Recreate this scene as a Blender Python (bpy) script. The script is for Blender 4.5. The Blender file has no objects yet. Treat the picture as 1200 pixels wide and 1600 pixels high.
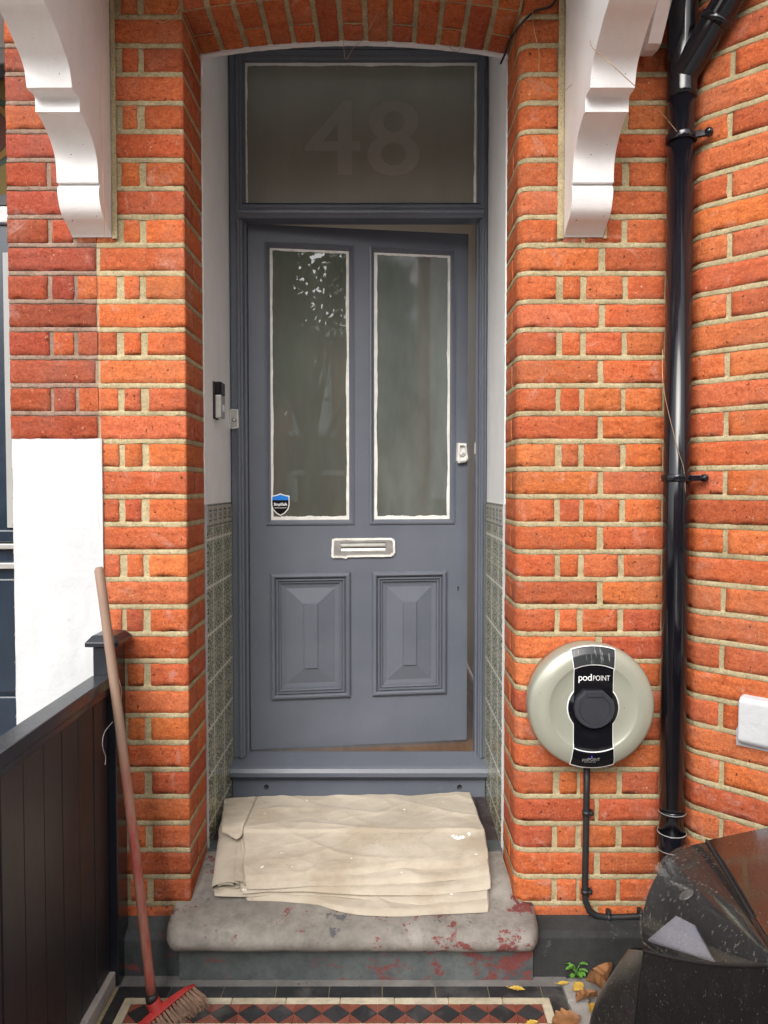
import bpy, math, random
from mathutils import Vector, noise, Matrix
SC = bpy.context.scene
COL = SC.collection
R = math.radians
random.seed(7)

# ------------------------------------------------------------------ camera
F = 1200.0                       # focal length in photo pixels (photo 1200 x 1600)
PITCH = R(2.0)
CZ = 1.39
cam_d = bpy.data.cameras.new("camera")
cam = bpy.data.objects.new("camera", cam_d); COL.objects.link(cam)
cam.location = (0, 0, CZ)
cam.rotation_euler = (R(90) - PITCH, 0, 0)
cam_d.lens = 36.0 * F / 1600.0
cam_d.sensor_width = 36.0
cam_d.clip_start = 0.02
cam_d.clip_end = 500
SC.camera = cam

# ------------------------------------------------------------------ sky, sun, exposure
w = bpy.data.worlds.new("World"); SC.world = w; w.use_nodes = True
nt = w.node_tree
bg = nt.nodes["Background"]
sky = nt.nodes.new("ShaderNodeTexSky"); sky.sky_type = 'NISHITA'
sky.sun_disc = False
SUN_EL, SUN_AZ = R(37), R(195)
sky.sun_elevation = SUN_EL; sky.sun_rotation = SUN_AZ
sky.dust_density = 3.0; sky.air_density = 1.0
hs = nt.nodes.new("ShaderNodeHueSaturation"); hs.inputs["Saturation"].default_value = 0.22
nt.links.new(sky.outputs[0], hs.inputs["Color"])
nt.links.new(hs.outputs[0], bg.inputs["Color"])
bg.inputs["Strength"].default_value = 0.15
sl = bpy.data.lights.new("sun", 'SUN'); sun = bpy.data.objects.new("sun", sl); COL.objects.link(sun)
sl.energy = 0.95; sl.angle = R(35); sl.color = (1.0, 0.96, 0.90)
# direction towards the sun: sky rotation is measured from +Y clockwise seen from above
sd = Vector((math.sin(SUN_AZ) * math.cos(SUN_EL), math.cos(SUN_AZ) * math.cos(SUN_EL), math.sin(SUN_EL)))
sun.rotation_euler = sd.to_track_quat('Z', 'Y').to_euler()
SC.view_settings.view_transform = 'Standard'
SC.view_settings.look = 'None'
SC.view_settings.exposure = 1.14
SC.view_settings.gamma = 1.0

# ------------------------------------------------------------------ helpers
def at(px, py, Y):
    """world point where the photograph's pixel lies at depth Y"""
    a = (px - 600.0) / F; b = (800.0 - py) / F
    d = Vector((a, math.cos(PITCH) + b * math.sin(PITCH), b * math.cos(PITCH) - math.sin(PITCH)))
    t = Y / d.y
    return Vector((0, 0, CZ)) + d * t
def atz(px, py, Z):
    a = (px - 600.0) / F; b = (800.0 - py) / F
    d = Vector((a, math.cos(PITCH) + b * math.sin(PITCH), b * math.cos(PITCH) - math.sin(PITCH)))
    return Vector((0, 0, CZ)) + d * ((Z - CZ) / d.z)
def X_(px, Y, py=758): return at(px, py, Y).x
def Z_(py, Y): return at(600, py, Y).z
def nz(x, y=0.0, z=0.0): return noise.noise(Vector((x, y, z)))

ORG = {}
class MB:
    def __init__(s): s.v = []; s.f = []; s.m = []; s.c = []; s.s = []
    def add(s, p): s.v.append(Vector(p)); return len(s.v) - 1
    def face(s, ids, m=0, c=(1, 1, 1), sm=False):
        s.f.append(tuple(ids)); s.m.append(m); s.c.append(c); s.s.append(sm)
    def poly(s, pts, m=0, c=(1, 1, 1), sm=False): s.face([s.add(p) for p in pts], m, c, sm)
    def box(s, x0, x1, y0, y1, z0, z1, m=0, c=(1, 1, 1)):
        if x0 > x1: x0, x1 = x1, x0
        if y0 > y1: y0, y1 = y1, y0
        if z0 > z1: z0, z1 = z1, z0
        i = [s.add((x, y, z)) for z in (z0, z1) for y in (y0, y1) for x in (x0, x1)]
        for q in ((0, 2, 3, 1), (4, 5, 7, 6), (0, 1, 5, 4), (2, 6, 7, 3), (0, 4, 6, 2), (1, 3, 7, 5)):
            s.face([i[k] for k in q], m, c)
    def prism(s, pts, vec, m=0, c=(1, 1, 1), sm=False, caps=True):
        vec = Vector(vec); n = len(pts)
        a = [s.add(p) for p in pts]; b = [s.add(Vector(p) + vec) for p in pts]
        for k in range(n):
            s.face((a[k], a[(k + 1) % n], b[(k + 1) % n], b[k]), m, c, sm)
        if caps: s.face(a[::-1], m, c); s.face(b, m, c)
    def tube(s, pts, r, seg=10, m=0, c=(1, 1, 1), caps=True, rs=None):
        pts = [Vector(p) for p in pts]; rings = []; up = None
        for k, p in enumerate(pts):
            d = (pts[min(k + 1, len(pts) - 1)] - pts[max(k - 1, 0)]).normalized()
            if up is None:
                up = Vector((0, 0, 1)) if abs(d.z) < .9 else Vector((0, 1, 0))
            a = (up - d * up.dot(d)).normalized(); up = a; b = d.cross(a)
            rr = rs[k] if rs else r
            rings.append([s.add(p + (a * math.cos(t) + b * math.sin(t)) * rr) for t in [2 * math.pi * j / seg for j in range(seg)]])
        for k in range(len(rings) - 1):
            for j in range(seg):
                s.face((rings[k][j], rings[k][(j + 1) % seg], rings[k + 1][(j + 1) % seg], rings[k + 1][j]), m, c, True)
        if caps:
            s.face(rings[0][::-1], m, c); s.face(rings[-1], m, c)
    def lathe(s, prof, cen, ax, seg=48, m=0, c=(1, 1, 1), sm=True):
        """prof: (radius, distance along ax)"""
        cen = Vector(cen); ax = Vector(ax).normalized()
        a = Vector((0, 0, 1)) if abs(ax.z) < .9 else Vector((1, 0, 0))
        a = (a - ax * a.dot(ax)).normalized(); b = ax.cross(a); rings = []
        for (r, h) in prof:
            if r < 1e-6: rings.append([s.add(cen + ax * h)])
            else: rings.append([s.add(cen + ax * h + (a * math.cos(t) + b * math.sin(t)) * r) for t in [2 * math.pi * j / seg for j in range(seg)]])
        for k in range(len(rings) - 1):
            p, q = rings[k], rings[k + 1]
            for j in range(seg):
                j2 = (j + 1) % seg
                if len(p) == 1 and len(q) == 1: continue
                if len(p) == 1: s.face((p[0], q[j2], q[j]), m, c, sm)
                elif len(q) == 1: s.face((p[j], p[j2], q[0]), m, c, sm)
                else: s.face((p[j], p[j2], q[j2], q[j]), m, c, sm)
    def grid(s, f, nu, nv, m=0, c=(1, 1, 1), sm=True):
        ids = [[s.add(f(i / nu, j / nv)) for j in range(nv + 1)] for i in range(nu + 1)]
        for i in range(nu):
            for j in range(nv):
                s.face((ids[i][j], ids[i + 1][j], ids[i + 1][j + 1], ids[i][j + 1]), m, c, sm)
        return ids
    def rings(s, rects, m=0, c=(1, 1, 1), cap=True):
        """list of 4-corner loops joined in turn; last one is filled"""
        L = [[s.add(p) for p in r] for r in rects]
        for k in range(len(L) - 1):
            n = len(L[k])
            for j in range(n):
                s.face((L[k][j], L[k][(j + 1) % n], L[k + 1][(j + 1) % n], L[k + 1][j]), m, c)
        if cap: s.face(L[-1], m, c)
    def build(s, name, mats, parent=None, bevel=0.0, local=False, seg=2, attr=False, fix=True):
        if not isinstance(mats, (list, tuple)): mats = [mats]
        me = bpy.data.meshes.new(name)
        if parent is not None:
            o0 = ORG.get(parent.name, Vector((0, 0, 0)))
            if local: o0 = Vector((0, 0, 0))
        else:
            xs = [p.x for p in s.v]; ys = [p.y for p in s.v]; zs = [p.z for p in s.v]
            o0 = Vector(((min(xs) + max(xs)) / 2, (min(ys) + max(ys)) / 2, min(zs)))
        me.from_pydata([p - o0 for p in s.v], [], s.f)
        for m in mats: me.materials.append(m)
        me.polygons.foreach_set("material_index", s.m)
        me.polygons.foreach_set("use_smooth", s.s)
        if attr:
            ca = me.color_attributes.new("tint", 'FLOAT_COLOR', 'CORNER')
            buf = []
            for p, c in zip(s.f, s.c): buf.extend((c[0], c[1], c[2], 1.0) * len(p))
            ca.data.foreach_set("color", buf)
        me.update()
        if fix:
            import bmesh
            bm = bmesh.new(); bm.from_mesh(me); bmesh.ops.recalc_face_normals(bm, faces=bm.faces); bm.to_mesh(me); bm.free()
        o = bpy.data.objects.new(name, me); COL.objects.link(o)
        if parent is not None:
            o.parent = parent; ORG[o.name] = o0
        else:
            o.location = o0; ORG[o.name] = o0
        if bevel:
            b = o.modifiers.new("bevel", 'BEVEL'); b.width = bevel; b.segments = seg; b.limit_method = 'ANGLE'; b.angle_limit = R(38)
        return o
def tag(o, label=None, cat=None, group=None, kind=None):
    if label: o["label"] = label
    if cat: o["category"] = cat
    if group: o["group"] = group
    if kind: o["kind"] = kind
    return o
def thing(name, loc, label, cat, group=None):
    o = bpy.data.objects.new(name, None); COL.objects.link(o); o.location = loc; o.empty_display_size = .1
    ORG[o.name] = Vector(loc)
    return tag(o, label, cat, group)
def text_geo(txt, size, ext=0.0004, spacing=1.0, offset=0.0):
    cu = bpy.data.curves.new("lettering", 'FONT'); cu.body = txt; cu.size = size; cu.extrude = ext; cu.align_x = 'CENTER'
    cu.space_character = spacing; cu.offset = offset; cu.resolution_u = 4
    ob = bpy.data.objects.new("lettering", cu); COL.objects.link(ob)
    dg = bpy.context.evaluated_depsgraph_get(); me = ob.evaluated_get(dg).to_mesh()
    vs = [v.co.copy() for v in me.vertices]; fs = [tuple(p.vertices) for p in me.polygons]
    ob.evaluated_get(dg).to_mesh_clear(); bpy.data.objects.remove(ob); bpy.data.curves.remove(cu)
    return vs, fs
def add_text(mb, txt, size, o, u, v, n, m=0, width=None, **k):
    vs, fs = text_geo(txt, size, **k); b = len(mb.v)
    if width:
        x0_, x1_ = min(p.x for p in vs), max(p.x for p in vs)
        for p in vs: p.x = (p.x - (x0_ + x1_) / 2) * width / (x1_ - x0_)
    o, u, v, n = Vector(o), Vector(u), Vector(v), Vector(n)
    for p in vs: mb.add(o + u * p.x + v * p.y + n * p.z)
    for f in fs: mb.face([b + i for i in f], m)

# ------------------------------------------------------------------ materials
class NB:
    def __init__(s, name):
        s.mat = bpy.data.materials.new(name); s.mat.use_nodes = True
        s.t = s.mat.node_tree; s.n = s.t.nodes; s.p = s.n["Principled BSDF"]; s.out = s.n["Material Output"]
        s.tc = s.n.new("ShaderNodeTexCoord")
    def link(s, a, b): s.t.links.new(a, b)
    def mapping(s, scale=(1, 1, 1), rot=(0, 0, 0), loc=(0, 0, 0)):
        m = s.n.new("ShaderNodeMapping"); m.inputs["Scale"].default_value = scale; m.inputs["Rotation"].default_value = rot; m.inputs["Location"].default_value = loc
        s.link(s.tc.outputs["Object"], m.inputs[0]); return m.outputs[0]
    def noise(s, scale, detail=4, rough=.55, vec=None, dist=0.0):
        k = s.n.new("ShaderNodeTexNoise"); k.inputs["Scale"].default_value = scale; k.inputs["Detail"].default_value = detail
        k.inputs["Roughness"].default_value = rough; k.inputs["Distortion"].default_value = dist
        s.link(vec if vec is not None else s.tc.outputs["Object"], k.inputs["Vector"]); return k.outputs["Fac"]
    def voro(s, scale, vec=None, feature='F1', rnd=1.0):
        k = s.n.new("ShaderNodeTexVoronoi"); k.feature = feature; k.inputs["Scale"].default_value = scale; k.inputs["Randomness"].default_value = rnd
        s.link(vec if vec is not None else s.tc.outputs["Object"], k.inputs["Vector"]); return k.outputs["Distance"]
    def ramp(s, fac, stops, interp='LINEAR'):
        k = s.n.new("ShaderNodeValToRGB"); k.color_ramp.interpolation = interp
        e = k.color_ramp.elements
        while len(e) < len(stops): e.new(.5)
        for i, (p, c) in enumerate(stops):
            e[i].position = p; e[i].color = (c, c, c, 1) if isinstance(c, (int, float)) else (*c, 1)
        s.link(fac, k.inputs[0]); return k.outputs[0]
    def mix(s, fac, a, b, mode='MIX'):
        k = s.n.new("ShaderNodeMix"); k.data_type = 'RGBA'; k.blend_type = mode
        for inp, val in ((k.inputs[0], fac), (k.inputs[6], a), (k.inputs[7], b)):
            if isinstance(val, (int, float)): inp.default_value = val
            elif isinstance(val, tuple): inp.default_value = (*val, 1)
            else: s.link(val, inp)
        return k.outputs[2]
    def math(s, op, a, b=0.0):
        k = s.n.new("ShaderNodeMath"); k.operation = op
        for inp, val in ((k.inputs[0], a), (k.inputs[1], b)):
            if isinstance(val, (int, float)): inp.default_value = val
            else: s.link(val, inp)
        return k.outputs[0]
    def sep(s):
        k = s.n.new("ShaderNodeSeparateXYZ"); s.link(s.tc.outputs["Object"], k.inputs[0]); return k.outputs
    def attr(s, name="tint"):
        k = s.n.new("ShaderNodeAttribute"); k.attribute_name = name; return k.outputs["Color"]
    def bump(s, h, strength=.3, dist=.002, prev=None):
        k = s.n.new("ShaderNodeBump"); k.inputs["Strength"].default_value = strength; k.inputs["Distance"].default_value = dist
        s.link(h, k.inputs["Height"])
        if prev is not None: s.link(prev, k.inputs["Normal"])
        return k.outputs[0]
    def set(s, color=None, rough=None, normal=None, **kw):
        for key, val in (("Base Color", color), ("Roughness", rough), ("Normal", normal)):
            if val is None: continue
            if isinstance(val, (int, float)): s.p.inputs[key].default_value = val
            elif isinstance(val, tuple): s.p.inputs[key].default_value = (*val, 1)
            else: s.link(val, s.p.inputs[key])
        for k, v in kw.items():
            s.p.inputs[k.replace("_", " ")].default_value = v
        return s.mat

def paint(name, col, rough=.4, var=.12, scale=6, bump=.15, bscale=120, bdist=.0008, spots=None, spotlv=.72, stretch=(1, 1, 1), **kw):
    b = NB(name)
    mp = b.mapping(stretch)
    n1 = b.noise(scale, 5, .6, mp)
    lo = tuple(c * (1 - var) for c in col); hi = tuple(min(1, c * (1 + var)) for c in col)
    c = b.mix(b.ramp(n1, [(.3, 0.0), (.7, 1.0)]), lo, hi)
    if spots:
        c = b.mix(b.ramp(b.noise(90, 3, .6), [(spotlv, 0.0), (spotlv + .03, 1.0)]), c, spots)
    nrm = b.bump(b.noise(bscale, 4, .6, mp), bump, bdist)
    r = b.math('ADD', rough - .06, b.math('MULTIPLY', b.noise(scale * 4, 4), .12))
    return b.set(c, r, nrm, **kw)

def brick_mat(name, dirt=(.26, .15, .11), dirt_amt=.30):
    b = NB(name)
    col = b.attr()
    mp = b.mapping((1, 1, 2.2))
    n1 = b.noise(30, 9, .74, mp, .8)
    c = b.mix(.9, col, b.ramp(n1, [(.26, (.46, .36, .32)), (.42, (.86, .80, .76)), (.56, (1.06, 1.10, 1.08)), (.72, (1.34, 1.46, 1.58))]), 'MULTIPLY')
    gr = b.noise(170, 3, .7)                                   # sandy grain
    c = b.mix(.8, c, b.ramp(gr, [(.30, (.62, .56, .52)), (.5, (1, 1, 1)), (.70, (1.28, 1.36, 1.36))]), 'MULTIPLY')
    c = b.mix(b.ramp(b.noise(5, 5, .65), [(.48, 0.0), (.72, dirt_amt)]), c, dirt)
    ef = b.noise(8.5, 7, .74, None, 1.2)                       # bloom of salts
    c = b.mix(b.ramp(ef, [(.57, 0.0), (.72, .55)]), c, (.52, .32, .27))
    pits = b.ramp(b.noise(85, 3, .6), [(.30, 1.0), (.335, 0.0)])
    c = b.mix(b.math('MULTIPLY', pits, .85), c, (.05, .022, .015))
    specks = b.ramp(b.noise(75, 3, .6, b.mapping((1, 1, 1), (0, 0, 0), (5, 1, 8))), [(.70, 0.0), (.73, .6)])
    c = b.mix(specks, c, (.62, .42, .30))
    scr = b.ramp(b.noise(28, 3, .5, b.mapping((3.5, 3.5, .6), (0, R(35), 0)), 3.0), [(.68, 0.0), (.71, .55), (.74, 0.0)])
    c = b.mix(scr, c, (.62, .34, .20))
    crease = b.ramp(b.noise(24, 6, .68, b.mapping((1, 1, 4.2), (0, R(8), 0)), 2.4), [(.487, 0.0), (.5, 1.0), (.513, 0.0)])
    cm = b.math('MULTIPLY', crease, b.ramp(b.noise(6, 3), [(.50, 0.0), (.62, .75)]))
    c = b.mix(cm, c, (.10, .035, .018))
    nrm = b.bump(cm, -.7, .0022)
    nrm = b.bump(n1, .8, .0026, nrm)
    nrm = b.bump(gr, .55, .0009, nrm)
    nrm = b.bump(pits, -.8, .002, nrm)
    return b.set(c, .9, nrm, Specular_IOR_Level=.2)
def mortar_mat(name, col, col2):
    b = NB(name)
    n1 = b.noise(22, 8, .72)
    c = b.mix(b.ramp(n1, [(.33, 0.0), (.64, 1.0)]), col, col2)
    c = b.mix(b.ramp(b.noise(4.5, 6, .68), [(.47, 0.0), (.70, .55)]), c, tuple(k * .52 for k in col))
    g = b.noise(190, 3, .65)
    c = b.mix(.8, c, b.ramp(g, [(.30, (.60, .56, .50)), (.5, (1, 1, 1)), (.72, (1.25, 1.25, 1.25))]), 'MULTIPLY')
    c = b.mix(b.ramp(b.noise(120, 2, .5), [(.68, 0.0), (.72, .6)]), c, (.12, .085, .05))
    nrm = b.bump(b.noise(100, 6, .72), .8, .003)
    nrm = b.bump(g, .6, .001, nrm)
    return b.set(c, .95, nrm, Specular_IOR_Level=.15)

MT = {}
MT['brick'] = brick_mat("orange_brick")
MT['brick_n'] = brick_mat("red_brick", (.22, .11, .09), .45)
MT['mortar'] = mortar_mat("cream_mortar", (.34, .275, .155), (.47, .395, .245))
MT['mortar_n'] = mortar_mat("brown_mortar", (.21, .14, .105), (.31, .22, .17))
MT['white_render'] = paint("white_render", (.50, .51, .52), .7, .09, 4, .6, 45, .004, (.30, .30, .29), .715)
MT['white_wood'] = paint("white_gloss_paint", (.80, .78, .77), .35, .08, 6, .5, 38, .0025, (.20, .17, .13), .70)
MT['plaster'] = paint("plaster_paint", (.80, .80, .79), .55, .05, 8, .3, 70, .002, (.4, .4, .4), .78)
def door_paint():
    b = NB("grey_door_paint")
    br = b.noise(9, 6, .7, b.mapping((14, 14, .5)))
    n = b.noise(3.5, 5, .6)
    c = b.mix(b.ramp(n, [(.3, 0.0), (.7, 1.0)]), (.100, .112, .137), (.128, .140, .168))
    c = b.mix(b.ramp(b.noise(22, 5, .7), [(.60, 0.0), (.75, .22)]), c, (.22, .22, .215))
    c = b.mix(b.ramp(b.noise(70, 4, .65), [(.735, 0.0), (.755, .7)]), c, (.40, .40, .39))
    nrm = b.bump(br, .16, .0012); nrm = b.bump(b.noise(60, 4, .6), .16, .0008, nrm)
    return b.set(c, b.math('ADD', .30, b.math('MULTIPLY', b.noise(7, 5, .7), .22)), nrm, Specular_IOR_Level=.45)
MT['grey'] = door_paint()
MT['navy'] = paint("navy_gloss_paint", (.012, .022, .038), .25, .2, 6, .15, 60, .001)
MT['fence'] = paint("dark_brown_fence_paint", (.022, .019, .022), .42, .3, 4, .3, 40, .0016, (.28, .26, .24), .775, stretch=(1, 1, .25))
MT['fence_post'] = paint("blue_black_fence_paint", (.014, .017, .024), .24, .25, 6, .25, 60, .001)
MT['black_plastic'] = paint("black_gloss_plastic", (.006, .006, .009), .12, .2, 9, .06, 30, .0006, (.12, .12, .12), .79)
MT['black_rubber'] = paint("black_rubber", (.018, .018, .019), .5, .2, 20, .2, 90, .0008)
MT['tape'] = paint("masking_tape", (.70, .685, .64), .6, .15, 22, .6, 60, .003, (.22, .23, .27), .70)
MT['steel'] = paint("brushed_steel", (.56, .55, .52), .35, .12, 20, .1, 90, .0005, Metallic=.8)
MT['dark_metal'] = paint("dark_metal", (.05, .045, .04), .4, .2, 20, .1, 90, .0005, Metallic=.6)
MT['pale_green'] = paint("sage_plastic", (.36, .365, .295), .30, .03, 10, .05, 160, .0004, Metallic=.25)
MT['black_gloss'] = paint("black_gloss_panel", (.006, .006, .008), .12, .1, 9, .0, 30, .0004)
MT['knob'] = paint("charcoal_cap_plastic", (.030, .032, .040), .4, .1, 30, .15, 260, .0004)
MT['white_print'] = paint("white_print", (.82, .82, .80), .5, .02)
MT['beige'] = paint("hall_wall_paint", (.50, .42, .34), .7, .05)
MT['curtain'] = paint("net_curtain", (.30, .30, .29), .6, .1, 4)
MT['cement'] = paint("cement_strip", (.17, .16, .15), .9, .3, 9, .6, 80, .003, (.06, .055, .05), .66)
MT['oak'] = paint("oak_floor", (.13, .065, .028), .45, .3, 5, .2, 40, .001, stretch=(8, 1, 1))
MT['copper'] = paint("copper_wire", (.45, .30, .18), .4, .2, 30, .1, 90, .0005, Metallic=.5)
MT['slate'] = paint("dark_slate", (.05, .05, .055), .7, .3, 10, .3, 60, .002)
MT['asphalt'] = paint("asphalt", (.05, .05, .052), .9, .2, 20, .5, 300, .002)
MT['paving'] = paint("concrete_paving", (.36, .34, .31), .85, .25, 7, .5, 150, .002, (.12, .11, .10), .66)
MT['blue_print'] = paint("blue_print", (.02, .22, .72), .3, .05)
MT['white_car'] = paint("white_reflector", (.80, .78, .86), .4, .05, 20, .5, 220, .002)

def scuffed_black():
    b = NB("scratched_black_panel")
    s1 = b.ramp(b.noise(60, 4, .6, b.mapping((2.6, 1, .22), (0, R(-14), 0)), .5), [(.60, 0.0), (.66, .55), (.70, .1)])
    c = b.mix(s1, (.018, .020, .022), (.33, .34, .34))
    return b.set(c, .3)
MT['scuffed'] = scuffed_black()

def peel_mat(name, base1, base2, red=.58, green=.0):
    b = NB(name)
    n = b.noise(5, 6, .65)
    c = b.mix(b.ramp(n, [(.38, 0.0), (.66, 1.0)]), base1, base2)
    c = b.mix(b.ramp(b.noise(24, 6, .7), [(.45, 0.0), (.75, .6)]), c, tuple(k * .45 for k in base1))
    rn = b.noise(17, 10, .78, b.mapping((1, 1, 1.5), (0, 0, 0), (3.1, 0, 1.7)))
    rm = b.ramp(b.math('ADD', rn, b.math('MULTIPLY', b.math('SUBTRACT', b.noise(3.5, 3), .5), .35)), [(red, 0.0), (red + .015, 1.0)])
    c = b.mix(rm, c, b.mix(b.noise(60, 3), (.12, .026, .025), (.20, .058, .053)))
    c = b.mix(b.ramp(b.noise(14, 6, .7, b.mapping((1, 1, 1), (0, 0, 0), (9, 2, 5))), [(.64, 0.0), (.66, .8)]), c, (.06, .065, .075))
    nrm = b.bump(rm, -.3, .002)
    nrm = b.bump(b.noise(90, 6, .7), .6, .003, nrm)
    return b.set(c, .8, nrm)
MT['step'] = peel_mat("worn_step_paint", (.175, .158, .138), (.32, .295, .26), .58)
MT['riser'] = peel_mat("peeling_riser_paint", (.060, .072, .074), (.115, .128, .126), .56)
MT['plinth'] = peel_mat("black_plinth_paint", (.016, .017, .017), (.035, .036, .034), .72)
MT['plinth_l'] = peel_mat("chipped_plinth_paint", (.030, .038, .037), (.062, .072, .070), .57)

def tile_mat():
    """glazed wall tiles: mirrored ornament inside each 152 mm tile, a border row on top"""
    b = NB("ornament_tiles")
    sx, sy, sz = b.sep()
    T = .152
    def cell(v, off=0.0):
        k = b.math('DIVIDE', b.math('ADD', v, off), T)
        return b.math('FRACT', k)
    fy, fz = cell(sy), cell(b.math('ADD', sz, 50 * T))
    my = b.math('ABSOLUTE', b.math('SUBTRACT', fy, .5)); mz = b.math('ABSOLUTE', b.math('SUBTRACT', fz, .5))
    cmb = b.n.new("ShaderNodeCombineXYZ"); b.link(my, cmb.inputs[0]); b.link(mz, cmb.inputs[1])
    orn = b.noise(5.2, 2, .5, cmb.outputs[0], 3.0)
    om = b.ramp(orn, [(.44, 0.0), (.47, 1.0), (.55, 1.0), (.58, 0.0)])
    c = b.mix(om, (.10, .112, .055), (.62, .60, .41))
    c = b.mix(b.ramp(b.noise(30, 3), [(.4, 0.0), (.7, .3)]), c, (.10, .11, .08))
    edge = b.math('MAXIMUM', my, mz)
    g = b.ramp(edge, [(.468, 0.0), (.476, 1.0)])
    c = b.mix(g, c, (.72, .69, .56))
    nrm = b.bump(g, -.4, .002)
    nrm = b.bump(om, .25, .001, nrm)
    return b.set(c, .25, nrm, Coat_Weight=.3)
MT['tiles'] = tile_mat()
def border_tile_mat():
    b = NB("border_tiles")
    sx, sy, sz = b.sep()
    T = .152 / 2
    fy = b.math('FRACT', b.math('DIVIDE', sy, T)); fz = b.math('DIVIDE', sz, .076)
    my = b.math('ABSOLUTE', b.math('SUBTRACT', fy, .5)); mz = b.math('ABSOLUTE', b.math('SUBTRACT', fz, .5))
    d = b.math('MAXIMUM', b.math('MULTIPLY', my, 1.0), b.math('MULTIPLY', mz, 1.25))
    ring = b.ramp(d, [(.20, 0.0), (.22, 1.0), (.30, 1.0), (.32, 0.0)])
    dot = b.ramp(d, [(.09, 1.0), (.11, 0.0)])
    c = b.mix(b.math('MAXIMUM', ring, dot), (.42, .39, .29), (.10, .11, .075))
    c = b.mix(b.ramp(mz, [(.40, 0.0), (.41, 1.0), (.46, 1.0), (.47, 0.0)]), c, (.09, .09, .06))
    c = b.mix(b.ramp(my, [(.475, 0.0), (.485, 1.0)]), c, (.72, .69, .56))
    return b.set(c, .25, None, Coat_Weight=.3)
MT['border_tiles'] = border_tile_mat()

def glass_mat(name, col, col2, coat_rough=.0, haze=.0, coat=1.0, ior=1.5):
    b = NB(name)
    n = b.noise(2.5, 4, .6, b.mapping((2.2, 1, .7)))
    c = b.mix(b.ramp(n, [(.35, 0.0), (.7, 1.0)]), col, col2)
    return b.set(c, .55, None, Coat_Weight=coat, Coat_Roughness=coat_rough, Coat_IOR=ior, Specular_IOR_Level=.2)
MT['glass_top'] = glass_mat("obscured_fanlight_glass", (.185, .174, .140), (.225, .212, .174), .12, coat=.5)
MT['glass_clear'] = glass_mat("reflecting_door_glass", (.070, .075, .060), (.110, .118, .098), .0, ior=2.1)
MT['glass_haze'] = glass_mat("hazy_door_glass", (.070, .078, .068), (.135, .155, .142), .07, ior=1.8)
MT['numeral'] = paint("etched_numeral", (.228, .216, .178), .5, .05, 20, .0)

def floor_tile_mat():
    b = NB("path_tile_clay")
    c = b.attr()
    c = b.mix(.8, c, b.ramp(b.noise(26, 6, .7), [(.25, .55), (.5, 1.0), (.8, 1.35)]), 'MULTIPLY')
    c = b.mix(b.ramp(b.noise(7, 6, .7), [(.52, 0.0), (.75, .45)]), c, (.22, .20, .18))
    nrm = b.bump(b.noise(90, 5, .6), .35, .0015)
    return b.set(c, b.math('ADD', .3, b.math('MULTIPLY', b.noise(9, 4), .4)), nrm)
MT['path_tile'] = floor_tile_mat()

def cloth_mat():
    b = NB("cotton_canvas")
    n = b.noise(6, 5, .6)
    c = b.mix(b.ramp(n, [(.3, 0.0), (.7, 1.0)]), (.40, .345, .27), (.50, .44, .355))
    st = b.noise(4.2, 5, .62, b.mapping((1, 1.6, 1), (0, 0, 0), (.35, .1, 0)))
    c = b.mix(b.ramp(st, [(.52, 0.0), (.68, .6)]), c, (.30, .235, .16))
    wh = b.ramp(b.noise(30, 3, .5, b.mapping((1, 1, 1), (0, 0, 0), (7, 3, 1))), [(.718, 0.0), (.728, 1.0)])
    c = b.mix(wh, c, (.80, .79, .76))
    dk = b.ramp(b.noise(120, 2, .5), [(.745, 0.0), (.76, .8)])
    c = b.mix(dk, c, (.15, .11, .08))
    wr = b.noise(9, 6, .6, b.mapping((1, 2.6, 1), (0, 0, R(12))), 1.6)
    nrm = b.bump(wr, .45, .005)
    nrm = b.bump(b.noise(28, 4, .6, b.mapping((1, 1.5, 1), (0, 0, R(-30))), 1.0), .5, .0025, nrm)
    wv = b.n.new("ShaderNodeTexWave"); wv.inputs["Scale"].default_value = 260; wv.inputs["Distortion"].default_value = 1.5
    b.link(b.tc.outputs["Object"], wv.inputs["Vector"])
    nrm = b.bump(wv.outputs["Fac"], .12, .0006, nrm)
    return b.set(c, .9, nrm, Specular_IOR_Level=.15, Sheen_Weight=.15)
MT['cloth'] = cloth_mat()

def car_paint(name, col, rough, coat=.6):
    b = NB(name)
    v = b.voro(120, None, 'F1'); n = b.noise(60, 3)
    drops = b.ramp(b.math('ADD', v, b.math('MULTIPLY', n, .35)), [(.27, 1.0), (.40, 0.0)])
    c = b.mix(b.ramp(b.noise(210, 2, .5), [(.68, 0.0), (.72, .5)]), col, (.30, .29, .28))
    c = b.mix(b.ramp(b.noise(14, 5, .7), [(.5, 0.0), (.8, .35)]), c, (.06, .055, .05))
    nrm = b.bump(drops, .55, .0025)
    return b.set(c, b.math('ADD', rough, b.math('MULTIPLY', drops, .1)), nrm, Coat_Weight=coat, Coat_Roughness=.08, Specular_IOR_Level=.5 if coat else .25)
MT['car'] = car_paint("wet_black_car_paint", (.005, .005, .006), .20, .5)
MT['car_trim'] = car_paint("wet_black_bumper_plastic", (.008, .008, .009), .55, .0)
MT['car_grey'] = car_paint("wet_bumper_paint", (.016, .015, .014), .36, .25)
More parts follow.
